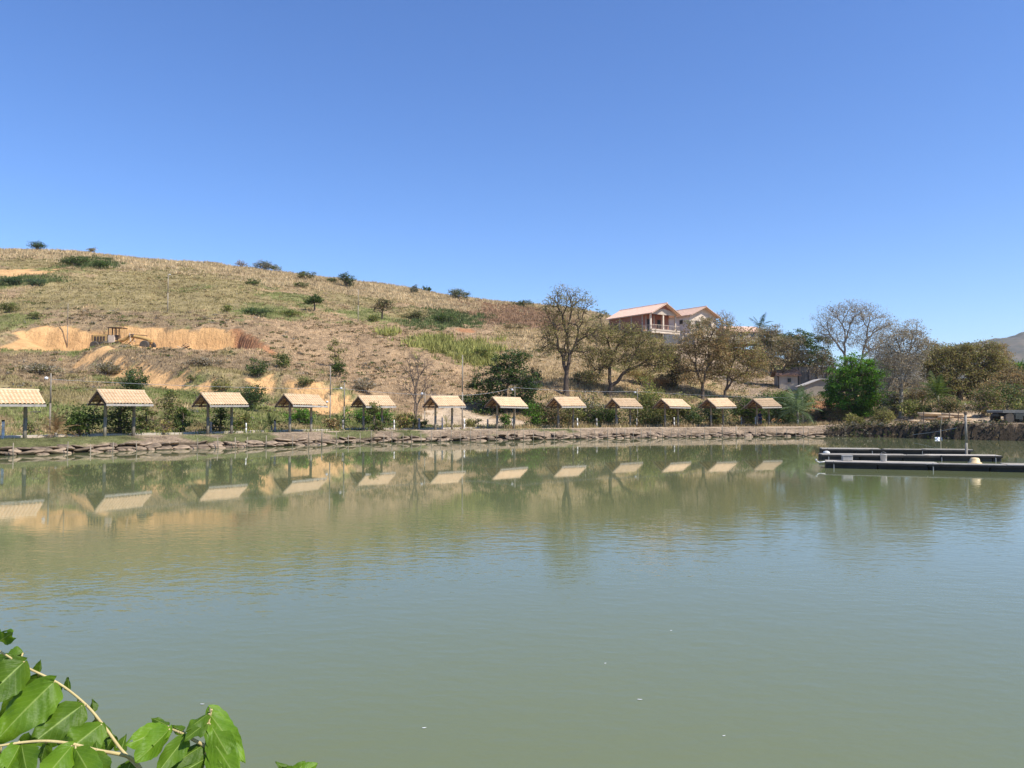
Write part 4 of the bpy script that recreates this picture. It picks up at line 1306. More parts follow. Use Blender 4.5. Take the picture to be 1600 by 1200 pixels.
CS = [  # plants round the far corner of the pond
 ('dry brown shrub under the pale overhang at the pond corner', 1275, 656, 34, 22, ('rust','brown'), {}),
 ('yellow brown shrub left of the bright green tree foot', 1310, 661, 38, 26, ('brown','yellow','rust'), {}),
 ('green yellow shrub before the bright green tree', 1335, 664, 34, 22, ('yellow','olive'), {}),
 ('olive shrub right of the bright green tree foot', 1380, 664, 40, 26, ('olive','yellow'), {}),
 ('broad leaved green plant right of the pale bare tree', 1425, 655, 40, 34, ('mid','olive','yellow'), {}),
 ('bluish green plant left of the log stack', 1452, 650, 24, 20, ('teal','mid'), {}),
 ('dark leafy thicket behind the logs', 1485, 648, 50, 34, ('dark','brown','olive'), {}),
 ('olive brush right of the logs', 1535, 652, 60, 48, ('olive','brown','mid'), {}),
 ('grey green bush hanging over the parked truck', 1572, 640, 54, 46, ('mid','teal','olive'), {}),
 ('brown thicket behind the olive brush', 1550, 640, 60, 50, ('brown','rust','olive'), {}),
 ('dry brush between palm and pale bare tree', 1440, 640, 44, 40, ('brown','grey','olive'), {}),
 ('green bush at the far right edge by the truck', 1605, 655, 40, 30, ('mid','yellow'), {}),
 ('dark undergrowth left below the bright green tree', 1300, 650, 34, 34, ('dark','olive'), {}),
 ('dark undergrowth at the foot of the pale bare tree', 1400, 652, 36, 40, ('dark','olive','grey'), {}),
]
for i, (lb, px, py, w_, h_, pal, kw) in enumerate(CS):
    shrub(lb, px, py, w_, h_, pal, 600 + i, group='plants at the pond corner', **kw)

# ------------------------------------------------------------------ palms and spiky plants
def frond_mesh(L, droop, wid, pal, seed, n=16):
    r_ = random.Random(seed)
    V = []; Fc = []; Cc = []
    pts = []
    for i in range(n + 1):
        t = i / n
        pts.append(Vector((L * (t - .12 * droop * t * t), 0, L * (.42 * t - droop * t * t))))
    base = [Vector(c) for c in pal]
    for i in range(n):
        a, b = pts[i], pts[i + 1]
        w = .012 * L * (1 - i / n) + .004
        k = len(V)
        V += [(a.x, -w, a.z), (a.x, w, a.z), (b.x, w, b.z), (b.x, -w, b.z)]
        Fc.append((k, k+1, k+2, k+3)); Cc += [tuple(base[0] * 1.3)] * 4
        if i < 2: continue
        t = i / n
        for sd in (-1, 1):
            ll = wid * L * (math.sin(math.pi * min(1, t * .9 + .12))**.7) * r_.uniform(.85, 1.1)
            d = Vector((.55, sd * .8, -.28 + r_.uniform(-.1, .1))).normalized() * ll
            e = Vector((.035 * L, 0, 0))
            k = len(V)
            m_ = a + d * .55
            V += [tuple(a - e * .5), tuple(a + e * .5), tuple(m_ + e * .55 + Vector((0,0,-.02*L))), tuple(a + d + Vector((0, 0, -.10 * ll)))]
            Fc.append((k, k+1, k+2, k+3))
            c = base[r_.randrange(len(base))] * r_.uniform(.8, 1.25)
            Cc += [tuple(c)] * 4
    return mesh_np('frond', np.array(V), [np.array(Fc)], M['leaf'], np.array(Cc))
def palm(label, p, trunk_h, L, nf, seed, pal='mid', name='palm', wid=.3, cat='palm', group=None, up=.5, trunk_r=.1):
    r_ = random.Random(seed)
    root = empty(name, p)
    if trunk_h > .2:
        m = MB().path([(0, 0, -.2), (.05, 0, trunk_h * .5), (0, .03, trunk_h)], [trunk_r * 1.25, trunk_r, trunk_r * .9], 9)
        m.build('trunk', M['bark_grey'], root, smooth=True)
    ms = [frond_mesh(L, d, wid, PAL[pal], seed * 7 + k) for k, d in enumerate((.35, .62, .9))]
    for i in range(nf):
        t = i / nf
        o = link('frond', ms[min(2, int(t * 3))], root)
        o.location = (0, 0, max(trunk_h, .1))
        o.rotation_euler = (0, -R(75 - 85 * t) * up * 1.2 + R(10), i * 2.39996 + r_.uniform(-.2, .2))
        o.scale = (r_.uniform(.85, 1.1),) * 3
    return tag(root, label, cat, group)
def ppx(px, py): return hit(px, py)
def p_at(px, py, Y):
    q = at(px, py, Y); return Vector((q.x, q.y, gz(q.x, q.y)))
palm('pale green palm with arching fronds right of the last shelter', p_at(1246, 655, 84), 1.6, 3.2, 20, 21, 'palm', wid=.3, up=.9)
palm('green palm in front of the wide brown green tree', p_at(1466, 640, 79), 1.9, 2.7, 18, 22, 'mid', up=.95)
palm('palm crown on the hill top right of the tan roof', p_at(1188, 560, 140), 7.2, 3.0, 13, 23, 'dark', up=.8, trunk_r=.14)
palm('palm crown rising out of the dark green hill trees', p_at(1236, 560, 134), 5.0, 2.9, 13, 24, 'dark', up=.8, trunk_r=.14)
palm('brown dead leaved palm clump left of the second shelter', spot(on_line(88, .8)), .25, 1.5, 16, 25, 'rust', name='dead_palm', wid=.25, cat='plant', up=1.0)
palm('small dark fronded plant beside the grey post left of the fourth shelter', spot(on_line(424, 1.7)), .5, 1.2, 10, 26, 'dark', name='cycad', wid=.24, cat='plant', up=.9, trunk_r=.06)
palm('small dark fronded plant left of the grey post by the fifth shelter', spot(on_line(530, 1.7)), .5, 1.1, 10, 27, 'dark', name='cycad', wid=.3, cat='plant', up=.8, trunk_r=.06)
palm('small pale fronded plant beside a white post under the sixth shelter', spot(on_line(698, 1.8)), .35, 1.2, 9, 28, 'yellow', name='cycad', wid=.2, cat='plant', up=.9, trunk_r=.05)
palm('dark fronded plant at the grey post left of the sixth shelter', spot(on_line(645, 1.6)), .6, 1.1, 10, 29, 'dark', name='cycad', wid=.26, cat='plant', up=.7, trunk_r=.06)
palm('pale dry spiky plant by the pond corner bank', p_at(1400, 640, 84), .8, 2.0, 13, 30, 'yellow', name='spiky_plant', wid=.22, cat='plant', up=.9)
palm('green broad fronded plant between logs and pale bare tree', p_at(1428, 645, 82), .3, 1.7, 14, 31, 'mid', name='spiky_plant', wid=.3, cat='plant', up=1.0)

# ------------------------------------------------------------------ short posts along the path
def short_post(label, px, off, h, r, mat, cap=False):
    q = spot(on_line(px, off))
    root = MB().path([(0, 0, -.2), (.01, 0, h * .5), (0, .01, h)], [r, r, r * .95], 9).build('short_post', mat, None, q, smooth=True)
    if cap:
        MB().tube((0, 0, h), (0, 0, h + .09), r * 1.05, r * 1.0, 9).build('post_cap', M['dark'], root)
    tag(root, label, 'post', 'short posts along the path')
WPO, GPO = M['white_post'], M['grey_post']
for a in (('white short post with black top left of the first shelter post', 6, 1.0, .98, .075, WPO, True),
 ('grey short post beside the dense dark bush', 137, 1.2, .85, .085, GPO),
 ('grey short post behind the third shelter left post', 330, 1.3, .85, .07, GPO),
 ('thin white short post right of the third shelter', 385, 1.4, .72, .05, WPO),
 ('grey short post with small dark fronded plant, left of the fourth shelter', 430, 1.2, .85, .085, GPO, True),
 ('bluish grey short post at the foot of the lamp pole before the fifth shelter', 536, 1.3, .85, .085, GPO, True),
 ('white short post between the fifth and sixth shelters', 616, 1.2, .85, .06, WPO),
 ('grey short post left of the sixth shelter', 655, 1.2, .95, .10, GPO),
 ('white short post under the sixth shelter', 691, 1.3, 1.02, .065, WPO),
 ('white short post right of the tall thin pole', 725.5, 1.5, .9, .065, WPO),
 ('grey short post left of the seventh shelter', 762, 1.3, .85, .075, GPO),
 ('white short post behind the seventh shelter right post', 800.5, 1.5, .9, .055, WPO),
 ('white short post right of the eighth shelter', 902, 1.3, .9, .065, WPO),
 ('grey short post between the eighth and ninth shelters', 932, 1.3, .85, .085, GPO),
 ('white short post under the ninth shelter', 964, 1.3, .9, .06, WPO),
 ('grey short post right of the ninth shelter', 994.5, 1.3, .85, .06, GPO),
 ('white short post under the tenth shelter', 1053, 1.3, .95, .07, WPO),
 ('grey short post between the last two shelters', 1158, 1.3, .9, .06, GPO),
 ('white short post left of the person under the last shelter', 1180, 1.0, .95, .07, WPO)):
    short_post(*a)

# ------------------------------------------------------------------ lamp and utility poles, cables
POLE_TOP = {}
def pole(key, label, px, ytop, base, r=.06, lamp=None, name='lamp_pole'):
    top = at(px, ytop, base.y)
    h = top.z - base.z
    root = MB().path([(0, 0, -.3), (.0, 0, h * .5), (0, 0, h)], [r, r * .9, r * .75], 8).build(name, M['pole'], None, base, smooth=True)
    if lamp:
        dz, sd = lamp
        z = h - dz
        MB().tube((0, 0, z), (sd * .22, -.05, z + .05), .018, n=6).build('lamp_arm', M['pole'], root)
        MB().lathe([(.02, .09), (.10, .05), (.12, -.02), (.07, -.09), (.02, -.1)], 10, (sd * .26, -.06, z)).build('lamp_head', M['lamp_white'], root, smooth=True)
    POLE_TOP[key] = Vector((base.x, base.y, base.z + h))
    tag(root, label, 'pole', 'poles')
pole('a', 'thin grey lamp pole left of the dense dark bush', 79, 583, spot(on_line(79, 4.5)), .06, (.32, -1))
pole('b', 'thin pole standing at the orange cut left of the grader', 106.5, 474, hit(105, 542), .06, None, 'utility_pole')
pole('c', 'pale pole with white lamp high on the hill', 264, 428, hit(262, 487), .08, (.1, 1))
pole('d', 'thin pale pole on the upper slope beside the two trunk tree', 560, 452, hit(559.5, 502), .07, None, 'utility_pole')
pole('e', 'wooden pole with white lamp behind the fourth shelter roof', 518, 572, spot(on_line(516, 7)), .06, (3.2, -1))
pole('f', 'grey lamp pole left of the fifth shelter', 542, 598, spot(on_line(538, 1.8)), .06, (.45, -1))
pole('g', 'tall thin pole at the right eave of the sixth shelter', 722, 555, spot(on_line(722.5, 1.3)), .065, None, 'utility_pole')
pole('h', 'lamp pole rising behind the seventh shelter roof', 804.5, 603, spot(on_line(804.5, 2.2)), .05, (.35, -1))
pole('i', 'lamp pole rising behind the ninth shelter', 996, 607, spot(on_line(996, 2.8)), .05, (.4, -1))
pole('j', 'thin lamp pole behind the sixth shelter left end', 664, 613, spot(on_line(664, 2.2)), .05, (.1, -1))
pole('k', 'thin pole at the right end of the shelter row', 1254, 620, spot(on_line(1254, 1.0)), .05, None, 'utility_pole')
def cable(label, A, B, sag=.15, r=.012):
    A = Vector(A); B = Vector(B)
    pts = []
    for i in range(9):
        t = i / 8
        p = A.lerp(B, t); p.z -= sag * 4 * t * (1 - t); pts.append(tuple(p))
    tag(MB().path(pts, [r] * 9, 5).build('overhead_cable', M['cable']), label, 'cable', 'overhead cables')
gm = POLE_TOP['g'] + Vector((0, 0, -3.55))
cable('overhead cable crossing in front of the big dark green tree', gm, POLE_TOP['h'] + Vector((0, 0, -.15)))
cable('overhead cable passing the tall forked trunk', POLE_TOP['h'] + Vector((0, 0, -.15)), POLE_TOP['i'] + Vector((0, 0, -.3)))
cable('overhead cable above the last three shelters', POLE_TOP['i'] + Vector((0, 0, -.3)), POLE_TOP['k'] + Vector((0, 0, -.1)))
cable('overhead cable left of the tall thin pole', POLE_TOP['f'] + Vector((0, 0, -.5)), gm)
cable('overhead cable over the fourth shelter', POLE_TOP['a'] + Vector((0, 0, -.4)), POLE_TOP['f'] + Vector((0, 0, -.5)))


# ------------------------------------------------------------------ houses
def tile_roof(L, W, He, Hr, y0, mat, cols, over=.5):
    """both slopes of a gable roof, ridge along local y from y0 to y0 + L; local x across"""
    out = []
    for sd in (-1, 1):
        V = []; Q = []
        nu = cols * 2 + 1
        run = W / 2 + over; drop = (Hr - He) * run / (W / 2)
        rows = 7
        prof = []
        for r in range(rows): prof += [(r / rows, .05), ((r + 1) / rows, .0)]
        for t, lift in prof:
            for i in range(nu):
                h = .06 * (i % 2) + lift + .09
                V.append((sd * run * (1 - t), y0 + L * i / (nu - 1), Hr - drop * (1 - t) + h))
        for k in range(len(prof) - 1):
            for i in range(nu - 1):
                q = (k*nu+i, k*nu+i+1, (k+1)*nu+i+1, (k+1)*nu+i)
                Q.append(q if sd > 0 else q[::-1])
        # underside board
        b = len(V)
        V += [(sd * run, y0, Hr - drop), (sd * run, y0 + L, Hr - drop), (0, y0 + L, Hr), (0, y0, Hr),
              (sd * run, y0, Hr - drop + .09), (sd * run, y0 + L, Hr - drop + .09), (0, y0 + L, Hr + .09), (0, y0, Hr + .09)]
        Q += [(b, b+1, b+2, b+3), (b, b+3, b+7, b+4), (b+1, b+5, b+6, b+2), (b, b+4, b+5, b+1)]
        out.append(mesh_np('roof_slope', np.array(V), [np.array(Q)], mat))
    return out
def window_hole(parent, c, d, mat='dark', frame=None):
    o = MB().box(c, d).build('window', M[mat], parent)
    if frame:
        x, y, z = c; 
        m = MB()
        if d[0] < d[1]:
            w_, h_ = d[1], d[2]
            for dz in (-h_/2, h_/2): m.box((x, y, z + dz), (d[0] + .04, w_ + .1, .06))
            for dy in (-w_/2, w_/2): m.box((x, y + dy, z), (d[0] + .05, .06, h_ - .06))
        else:
            w_, h_ = d[0], d[2]
            for dz in (-h_/2, h_/2): m.box((x, y, z + dz), (w_ + .1, d[1] + .04, .06))
            for dx in (-w_/2, w_/2): m.box((x + dx, y, z), (.06, d[1] + .05, h_ - .06))
        m.build('frame', M[frame], o)
    return o
# brick house with the balcony: local -y is the gable front, +x to its right
PHI = R(34)
hp = at(1016.5, 516, 135.0)                       # left front foot of the upper storey
Wd, Ld = 6.4, 11.0
h1 = empty('brick_house', (hp.x, hp.y, hp.z), PHI)
tag(h1, 'two storey red brick house with balcony and pink tiled gable roof', 'house')
EV, RG = 3.15, 4.85
bd = 1.9                                          # depth of the balcony
def brick_wall(parent, x0, x1, y0, y1, z0, z1, axis):
    o = MB().box(((x0+x1)/2, (y0+y1)/2, (z0+z1)/2), (x1-x0, y1-y0, z1-z0)).build('wall', M['brick'], parent)
    return o
bw = brick_wall(h1, 0, .2, bd, Ld, -.02, EV, 'y')
for yy, wd in ((bd + .15, .3), (bd + 3.0, .28), (bd + 6.1, .28), (Ld - .15, .3)):
    MB().box((-.012, yy, EV / 2), (.05, wd, EV - .04)).build('concrete_column', M['mortar'], bw)
m = MB()
for k in range(1, 13): m.box((-.006, (bd + Ld) / 2, k * .245), (.03, Ld - bd - .3, .022))
o = m.build('mortar_joint', M['mortar'], bw); o['kind'] = 'stuff'
MB().box((-.014, (bd + Ld) / 2, EV - .12), (.06, Ld - bd, .24)).build('ring_beam', M['mortar'], bw)
window_hole(bw, (-.02, Ld - 2.1, 1.35), (.1, 1.3, 1.25), 'dark', 'mortar')
brick_wall(h1, Wd - .2, Wd, bd, Ld, -.02, EV, 'y')
fw_ = brick_wall(h1, .203, Wd - .203, bd, bd + .2, -.02, EV - .02, 'x')
window_hole(fw_, (1.45, bd - .01, 1.15), (.95, .08, 2.2), 'dark', 'beam')
window_hole(fw_, (3.9, bd - .01, 1.5), (.8, .08, 1.5), 'dark', 'beam')
for x in (.7, 2.7, 4.9): MB().box((x, bd - .02, EV / 2 - .05), (.22, .05, EV - .2)).build('concrete_column', M['mortar'], fw_)
brick_wall(h1, .203, Wd - .203, Ld - .2, Ld, -.02, EV, 'x')
for yy in (bd + .05, Ld - .1):
    MB().extrude([(0, EV - .01), (Wd, EV - .01), (Wd / 2, RG - .03)], yy - .09, yy + .1).build('gable', M['brick'], h1)
g = MB().extrude([(.15, EV + .05), (Wd - .15, EV + .05), (Wd / 2, RG - .1)], -.02, .12).build('front_gable', M['brick'], h1)
MB().box((Wd / 2, -.035, EV + .06), (Wd - .3, .05, .55), None).build('gable_beam', M['plaster'], g)
MB().extrude([(.25, EV + .34), (Wd - .25, EV + .34), (Wd / 2, EV + .9)], -.05, -.025).build('gable_panel', M['plaster'], g)
for k, me in enumerate(tile_roof(Ld + 1.5, Wd, EV, RG, -.95, M['house_tile'], 34)):
    o = link('roof_slope', me, h1)
    o.location = (Wd / 2, 0, 0)
MB().tube((Wd / 2, -1.0, RG + .14), (Wd / 2, Ld + .6, RG + .14), .12, n=8).build('ridge_cap', M['house_tile'], h1)
for sd in (-1, 1):
    an = math.atan2(RG - EV, Wd / 2)
    MB().box((Wd / 2 + sd * (Wd / 4 + .25), -.9, (EV + RG) / 2 - .10), (math.hypot(Wd / 2 + .5, (RG - EV) * (Wd / 2 + .5) / (Wd / 2)), .06, .2), (0, sd * an, 0)).build('barge_board', M['beam'], h1)
for x in (.14, Wd / 2, Wd - .14):
    MB().box((x, .14, EV / 2 - (.35 if x == Wd / 2 else 0)), (.28, .28, EV + (.8 if x == Wd / 2 else .05))).build('column', M['plaster'], h1)
MB().box((Wd / 2 + .35, .95, -.2), (Wd + .7, 2.3, .40)).build('balcony_slab', M['plaster'], h1)
MB().box((Wd / 2 + .35, -.22, .15), (Wd + .7, .12, .28)).build('parapet', M['plaster'], h1)
rl = MB()
for i in range(19):
    rl.box((.2 + i * (Wd + .3) / 18, -.2, .66), (.035, .035, .74))
rl.box((Wd / 2 + .35, -.2, 1.05), (Wd + .5, .06, .06))
for i in range(6): rl.box((-.1, .25 + i * .3, .6), (.035, .035, .74))
rl.box((-.1, 1.0, 1.0), (.05, 1.7, .05))
rl.build('railing', M['plaster'], h1)
gf = MB().box((Wd / 2 + .3, 5.6, -1.85), (Wd - .8, 9.6, 2.9)).build('ground_floor', M['concrete'], h1)
window_hole(gf, (.42, 5.0, -1.3), (.1, 1.2, 1.0), 'dark', 'mortar')
MB().box((5.0, .05, -1.75), (.22, .22, 2.9)).build('column', M['plaster'], h1)
MB().box((3.3, .1, -1.85), (.22, .22, 3.1)).build('column', M['plaster'], h1)
MB().box((4.2, .62, -1.7), (1.5, .12, 2.6)).build('lower_wall', M['beige_wall'], h1)
sb = MB().box((6.15, .0, -1.25), (1.4, .5, 1.7)).build('stair_box', M['plaster'], h1)
window_hole(sb, (6.1, -.26, -.75), (.9, .06, .35), 'dark')

# white house
hp2 = at(1078, 517, 146.0)
W2, L2, E2, R2 = 7.2, 11.5, 3.1, 4.75
h2 = empty('white_house', (hp2.x, hp2.y, hp2.z), R(33))
tag(h2, 'white plastered house with pink tiled gable roof right of the brick house', 'house')
lw = MB().box((.1, L2 / 2, E2 / 2 - .5), (.2, L2, E2 + 1)).build('wall', M['white_wall'], h2)
window_hole(lw, (-.02, 2.2, 1.9), (.1, .9, .8), 'glass', 'mortar')
window_hole(lw, (-.02, 6.2, 1.6), (.1, 1.2, 1.1), 'glass', 'mortar')
MB().box((W2 - .1, L2 / 2, E2 / 2 - .5), (.2, L2, E2 + 1)).build('wall', M['white_wall'], h2)
fw2 = MB().box((W2 / 2, .1, E2 / 2 - .5), (W2 - .404, .2, E2 + .98)).build('wall', M['plaster'], h2)
window_hole(fw2, (2.0, -.02, 1.5), (1.2, .1, 1.1), 'glass', 'mortar')
window_hole(fw2, (5.2, -.02, 1.5), (1.2, .1, 1.1), 'glass', 'mortar')
MB().box((W2 / 2, L2 - .1, E2 / 2 - .5), (W2 - .404, .2, E2 + .98)).build('wall', M['white_wall'], h2)
for yy in (.1, L2 - .1):
    MB().extrude([(.02, E2 - .01), (W2 - .02, E2 - .01), (W2 / 2, R2 - .03)], yy - .09, yy + .08).build('gable', M['plaster'], h2)
for me in tile_roof(L2 + 1.6, W2, E2, R2, -.9, M['house_tile'], 34):
    link('roof_slope', me, h2).location = (W2 / 2, 0, 0)
MB().tube((W2 / 2, -.95, R2 + .14), (W2 / 2, L2 + .7, R2 + .14), .12, n=8).build('ridge_cap', M['house_tile'], h2)
for sd in (-1, 1):
    an = math.atan2(R2 - E2, W2 / 2)
    MB().box((W2 / 2 + sd * (W2 / 4 + .25), -.86, (E2 + R2) / 2 - .10), (math.hypot(W2 / 2 + .5, (R2 - E2) * (W2 / 2 + .5) / (W2 / 2)), .06, .18), (0, sd * an, 0)).build('barge_board', M['beam'], h2)
MB().box((-.6, -.8, -1.4), (3.4, .3, 1.5)).build('yard_wall', M['beige_wall'], h2)
MB().box((W2 / 2, L2 / 2, -2.1), (W2 - .3, L2 - .3, 2.6)).build('foundation', M['concrete'], h2)

# retaining wall below the houses
rw = p_at(1052, 536, 132)
tag(MB().box((0, 0, 0), (5.5, .3, 1.6)).build('retaining_wall', M['dark_concrete'], None, (rw.x + .8, rw.y - 1.0, zz(530, 131)), (0, 0, R(12))),
    'dark grey retaining wall below the balcony of the brick house', 'wall')
MBp = MB().box((0, 0, 0), (.3, .3, 1.3)).build('gate_post', M['plaster'], None, at(1067, 531, 130.5))
tag(MBp, 'pale short gate post at the end of the dark retaining wall', 'post')

# simple lower houses
def small_house(name, label, p, rz, w, l, e, r, wall, tile, wins, cols=18, over=.35):
    h = empty(name, p, rz); tag(h, label, 'house')
    a = MB().box((w / 2, .1, e / 2 - .4), (w, .2, e + .8)).build('wall', M[wall], h)
    for (x, z, ww, hh) in wins: window_hole(a, (x, -.02, z), (ww, .1, hh), 'glass', 'mortar')
    MB().box((w / 2, l - .1, e / 2 - .4), (w, .2, e + .8)).build('wall', M[wall], h)
    for x in (.1, w - .1):
        b = MB().box((x, l / 2, e / 2 - .4), (.2, l - .404, e + .79)).build('wall', M[wall], h)
        MB().extrude([(.2, e - .01), (l - .2, e - .01), (l / 2, r - .03)], -.08, .08).build('gable', M[wall], h, (x, 0, 0), (0, 0, R(90)))
    for me in tile_roof(w + 1.0, l, e, r, -w - .5, M[tile], cols, over):
        o = link('roof_slope', me, h); o.location = (0, l / 2, 0); o.rotation_euler = (0, 0, R(90))
    return h
small_house('tan_roof_house', 'house showing only its broad tan tiled roof above the brown trees', Vector((at(1143, 530, 152).x, 152, zz(530, 152))), R(6), 6.4, 9, 1.6, 3.0, 'beige_wall', 'house_tile', [(1.6, .9, .9, .8), (4.4, .9, .9, .8)])
small_house('small_tiled_house', 'small beige house with old reddish tiled roof behind the spreading brown tree', Vector((at(1218, 603, 114).x, 114, zz(606, 114))), R(-8), 2.6, 4.0, 1.9, 2.7, 'beige_wall', 'old_tile', [(1.4, 1.1, .6, .7)], 10)
# lean-to shed of bare blocks
sp = Vector((at(1256, 619, 104).x, 104, zz(620, 104)))
shd = empty('block_shed', sp, R(-6)); tag(shd, 'grey block shed with slanting roof edge left of the bright green tree', 'shed')
MB().extrude([(0, -.8), (4.6, -.8), (4.6, 2.25), (2.2, 2.35), (0, 1.5)], 0, 3.2).build('wall', M['beige_wall'], shd)
MB().extrude([(-.25, 1.5), (2.2, 2.45), (4.9, 2.32), (4.9, 2.22), (2.2, 2.352), (-.25, 1.40)], -.3, 3.5).build('roof_slab', M['white_wall'], shd)
window_hole(shd, (3.6, -.02, .9), (.8, .1, 1.5), 'dark', 'mortar')
# grey wall with columns behind it
cw = Vector((at(1240, 597, 116).x, 116, zz(600, 116)))
cwe = empty('column_wall', cw, R(-4)); tag(cwe, 'dark grey wall with pale concrete columns behind the block shed', 'wall')
MB().box((3.0, .1, .8), (6.4, .2, 3.6)).build('wall_panel', M['dark_concrete'], cwe)
for x in (.9, 2.4, 3.6, 5.0): MB().box((x, -.06, .9), (.2, .16, 3.5)).build('column', M['mortar'], cwe)

# ------------------------------------------------------------------ the old road grader on the terrace
gp = at(145, 550, 102.5); gp = Vector((gp.x, 102.5, gz(gp.x + 4, 102.5) + .12))
gr = empty('road_grader', gp, R(-3)); tag(gr, 'old rusty yellow road grader parked before the orange cut', 'grader')
def gbox(name, c, d, mat, rot=None, parent=gr, bv=.03):
    return bevel(MB().box(c, d, rot).build(name, M[mat], parent), bv)
gbox('rear_frame', (1.9, 0, 1.0), (3.6, .9, .4), 'grader_dark')
hood = MB().extrude([(.15, 1.2), (2.25, 1.2), (2.25, 2.15), (.3, 2.15), (.15, 2.0)], -.42, .42).build('engine_hood', M['grader_yellow'], gr)
bevel(hood, .04)
for i in range(4): MB().box((.55 + i * .4, -.44, 1.6), (.26, .04, .6)).build('engine_panel', M['grader_dark'], hood)
MB().tube((1.5, 0, 2.15), (1.5, 0, 2.6), .05, n=8).build('exhaust_pipe', M['grader_dark'], hood)
gbox('radiator', (.05, 0, 1.7), (.12, .7, .8), 'grader_dark')
cab = empty('cab'); cab.parent = gr
bevel(MB().box((2.75, 0, 1.55), (.9, 1.0, 1.0)).build('cab_body', M['grader_pale'], cab), .03)
for x in (2.4, 2.9, 3.3):
    for y in (-.48, .48): MB().box((x, y, 2.52), (.08, .08, 1.0)).build('cab_pillar', M['grader_dark'], cab)
bevel(MB().box((3.3, 0, 3.06), (2.1, 1.5, .09), (0, R(1.5), 0)).build('canopy_roof', M['grader_dark'], cab), .02)
for y in (-.6, .6): MB().box((4.25, y, 2.45), (.05, .05, 1.2), (0, R(8), 0)).build('canopy_post', M['grader_yellow'], cab)
bevel(MB().box((3.3, 0, 1.75), (.5, .5, .7)).build('seat', M['grader_dark'], cab), .04)
MB().tube((3.9, 0, 1.4), (3.7, 0, 2.15), .035, n=6).build('steering_column', M['grader_dark'], cab)
MB().path([(3.2, 0, 1.25), (4.2, 0, 1.45), (5.2, 0, 2.0), (6.6, 0, 1.75), (8.0, 0, 1.35)], [.26, .26, .25, .23, .2], 8).build('main_beam', M['grader_yellow'], gr)
for y in (-.45, .45):
    MB().path([(4.4, y, .75), (5.2, y, 1.5), (5.5, y, 2.0)], [.07, .07, .06], 6).build('lift_arm', M['grader_yellow'], gr)
    MB().tube((5.25, y, 2.35), (5.45, y, 1.2), .05, n=6).build('lift_cylinder', M['grader_pale'], gr)
gbox('gearbox', (5.4, 0, 2.0), (.55, .9, .4), 'grader_dark')
MB().tube((5.6, 0, 2.15), (7.4, .1, 2.0), .05, n=6).build('control_rod', M['grader_dark'], gr)
MB().tube((4.0, 0, .55), (8.1, 0, .95), .09, n=8).build('drawbar', M['grader_yellow'], gr)
rg_ = MB(); 
for i in range(24):
    a0, a1 = 2 * math.pi * i / 24, 2 * math.pi * (i + 1) / 24
    rg_.tube((5.2 + .65 * math.cos(a0), .65 * math.sin(a0), .62), (5.2 + .65 * math.cos(a1), .65 * math.sin(a1), .62), .06, n=5, caps=False)
rg_.build('turn_circle', M['grader_dark'], gr)
MB().box((5.1, 0, .32), (.09, 3.2, .55), (0, R(18), R(38))).build('blade', M['grader_dark'], gr)
def wheel(x, y, r, w, parent):
    e = empty('wheel'); e.parent = parent; e.location = (x, y, r)
    pr = [(r * .62, -w / 2), (r * .9, -w / 2), (r, -w * .33), (r, w * .33), (r * .9, w / 2), (r * .62, w / 2)]
    o = MB().lathe(pr, 22).build('tyre', M['rubber'], e, rot=(R(90), 0, 0), smooth=False)
    MB().lathe([(.05, -w * .42), (r * .5, -w * .4), (r * .63, -w * .3), (r * .63, w * .3), (r * .5, w * .4), (.05, w * .42)], 18).build('rim', M['rim'], e, rot=(R(90), 0, 0))
    return e
for x in (.75, 2.1):
    for y in (-.85, .85): wheel(x, y, .62, .36, gr)
for y in (-.85, .85): wheel(7.55, y, .64, .34, gr)
MB().tube((7.55, -.9, .66), (7.55, .9, .66), .1, n=8).build('front_axle', M['grader_yellow'], gr)
gbox('nose', (7.9, 0, 1.25), (.5, .5, .35), 'grader_yellow')

# heap of broken boards at the foot of the cut
hb = at(266, 548, 103.5); hbz = gz(hb.x + 1.4, 103.5)
pl = empty('board_heap', (hb.x, 103.5, hbz)); tag(pl, 'heap of broken boards at the foot of the orange cut right of the grader', 'timber')
for (x, z, l, an) in ((1.3, .35, 2.6, 24), (1.5, .5, 2.4, 32), (2.0, .35, 2.2, -24), (1.0, .25, 2.0, 14), (1.7, .22, 2.8, 5), (2.3, .5, 1.8, -36), (1.4, .75, 1.6, 40)):
    MB().box((x, rnd.uniform(-.4, .4), z), (l, .18, .07), (R(rnd.uniform(-20, 20)), R(-an), R(rnd.uniform(-12, 12)))).build('board', M['beam'] if rnd.random() < .5 else M['log'], pl)

